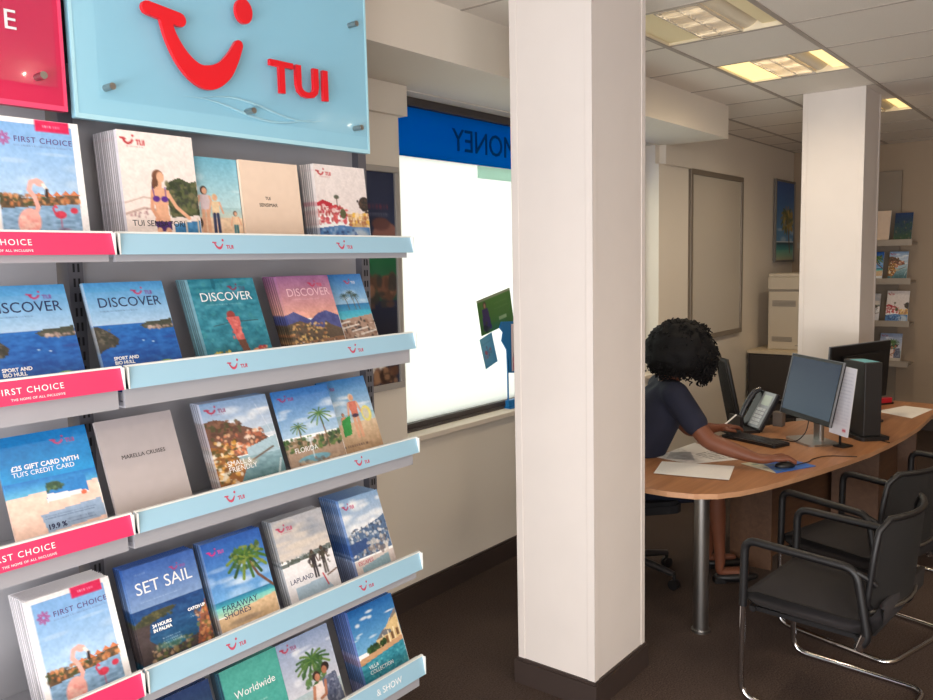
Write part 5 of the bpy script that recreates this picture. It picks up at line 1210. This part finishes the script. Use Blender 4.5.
# pen in the left hand
o = MB().cyl((4.70, 1.835, .782), (4.83, 1.79, .845), .0045, 10).build('pen', PAPER); tag(o, 'white pen held in the left hand near the keyboard', 'pen')

# ================================================================== BACK OF THE ROOM
# low cabinet
t = empty('low_cabinet', (8.1, 2.35, 0), 0, 'low dark cabinet with a cream top under the copier', 'cabinet')
MB().box((-.19, -.42, .06), (.36, .47, .86)).build('body', DGREY, t); MB().box((-.2, -.44, .86), (.38, .48, .89)).build('worktop', CREAM, t, bevel=.003); MB().box((-.15, -.4, 0), (.33, .45, .06)).build('plinth', BLK, t)
for k in range(2): d = MB().box((-.205, -.41+.44*k, .08), (-.19, .01+.44*k, .84)).build('door', DGREY, t); MB().box((-.212, -.02+.06*k, .45), (-.205, -.01+.06*k, .57)).build('handle', STEEL, d)
# copier
t = empty('copier', (8.12, 2.38, .891), 0, 'beige copier with grey vents standing on the low cabinet', 'copier')
MB().box((-.05, -.34, 0), (.34, .31, .56)).box((-.055, -.345, .58), (.345, .315, .70)).build('body', BEIGE, t, bevel=.008); MB().box((-.045, -.335, .56), (.335, .305, .58)).build('shadow_gap', BEIGED, t)
MB().box((-.05, -.34, .70), (.34, .31, .735)).build('lid', BEIGE, t, bevel=.008)
for k, (y0, y1, z0, z1) in enumerate(((.05, .27, .42, .49), (-.20, -.03, .42, .49), (.08, .27, .08, .13), (-.22, -.08, .10, .15), (-.24, .05, .04, .05))):
    mm = MB()
    for q in range(max(1, int((z1-z0)/.012))): mm.box((-.054, y0, z0+q*.012), (-.050, y1, z0+q*.012+.007))
    mm.build('vent', BEIGED, t)
# far rack on the back wall
t = empty('brochure_rack', (XW-.02, 2.2, 0), 0, 'far narrow brochure rack against the back wall past the far column', 'brochure rack')
MB().box((-.03, -.42, 0), (0, .5, 2.62)).build('back_panel', mat('far_panel', (150, 136, 120), .6), t)
ZS = [2.18-.07, 1.80, 1.42, 1.02, .60]; ZF = [1.90, 1.52, 1.10, .70]
for z in ZF:
    s = MB().box((-.30, -.58, z-.02), (-.03, .50, z)).box((-.31, -.58, z-.03), (-.30, .50, z+.03)).build('shelf', mat('far_shelf', (168, 156, 142), .5), t)
SM = {}
def small_brochure(y, z, wd, hg, c, label, art=None, lean=.3):
    t = empty('brochure', (XW-.27, y, z), -PI/2, label, 'brochure'); t.rotation_euler = (-lean, 0, -PI/2)
    a = A[art] if art else plain(c)
    me = sheet_mesh(a, wd, hg); me.materials.append(PRINT); o = bpy.data.objects.new('cover', me); col.objects.link(o); o.parent = t; o.location = (0, -.0006, 0)
    MB().box((0, 0, 0), (wd, .012, hg)).build('pages', PAGES, t)
small_brochure(2.10, 1.905, .26, .33, (214, 206, 196), 'white box-like brochure on the top shelf of the far rack', 'cream')
small_brochure(1.80, 1.905, .16, .30, None, 'dark pink brochure on the top shelf of the far rack', 'navy')
small_brochure(2.13, 1.525, .24, .30, None, 'blue brochure on the second shelf of the far rack', 'faraway')
small_brochure(1.84, 1.525, .17, .30, None, 'pale coastal brochure on the second shelf of the far rack', 'small')
small_brochure(2.13, 1.105, .22, .30, None, 'pale brochure on the third shelf of the far rack', 'lapland')
small_brochure(1.85, 1.105, .20, .33, None, 'blue and red brochure on the third shelf of the far rack', 'red')
small_brochure(1.90, .705, .20, .30, None, 'brochure with a couple on the lowest visible shelf of the far rack', 'couple')
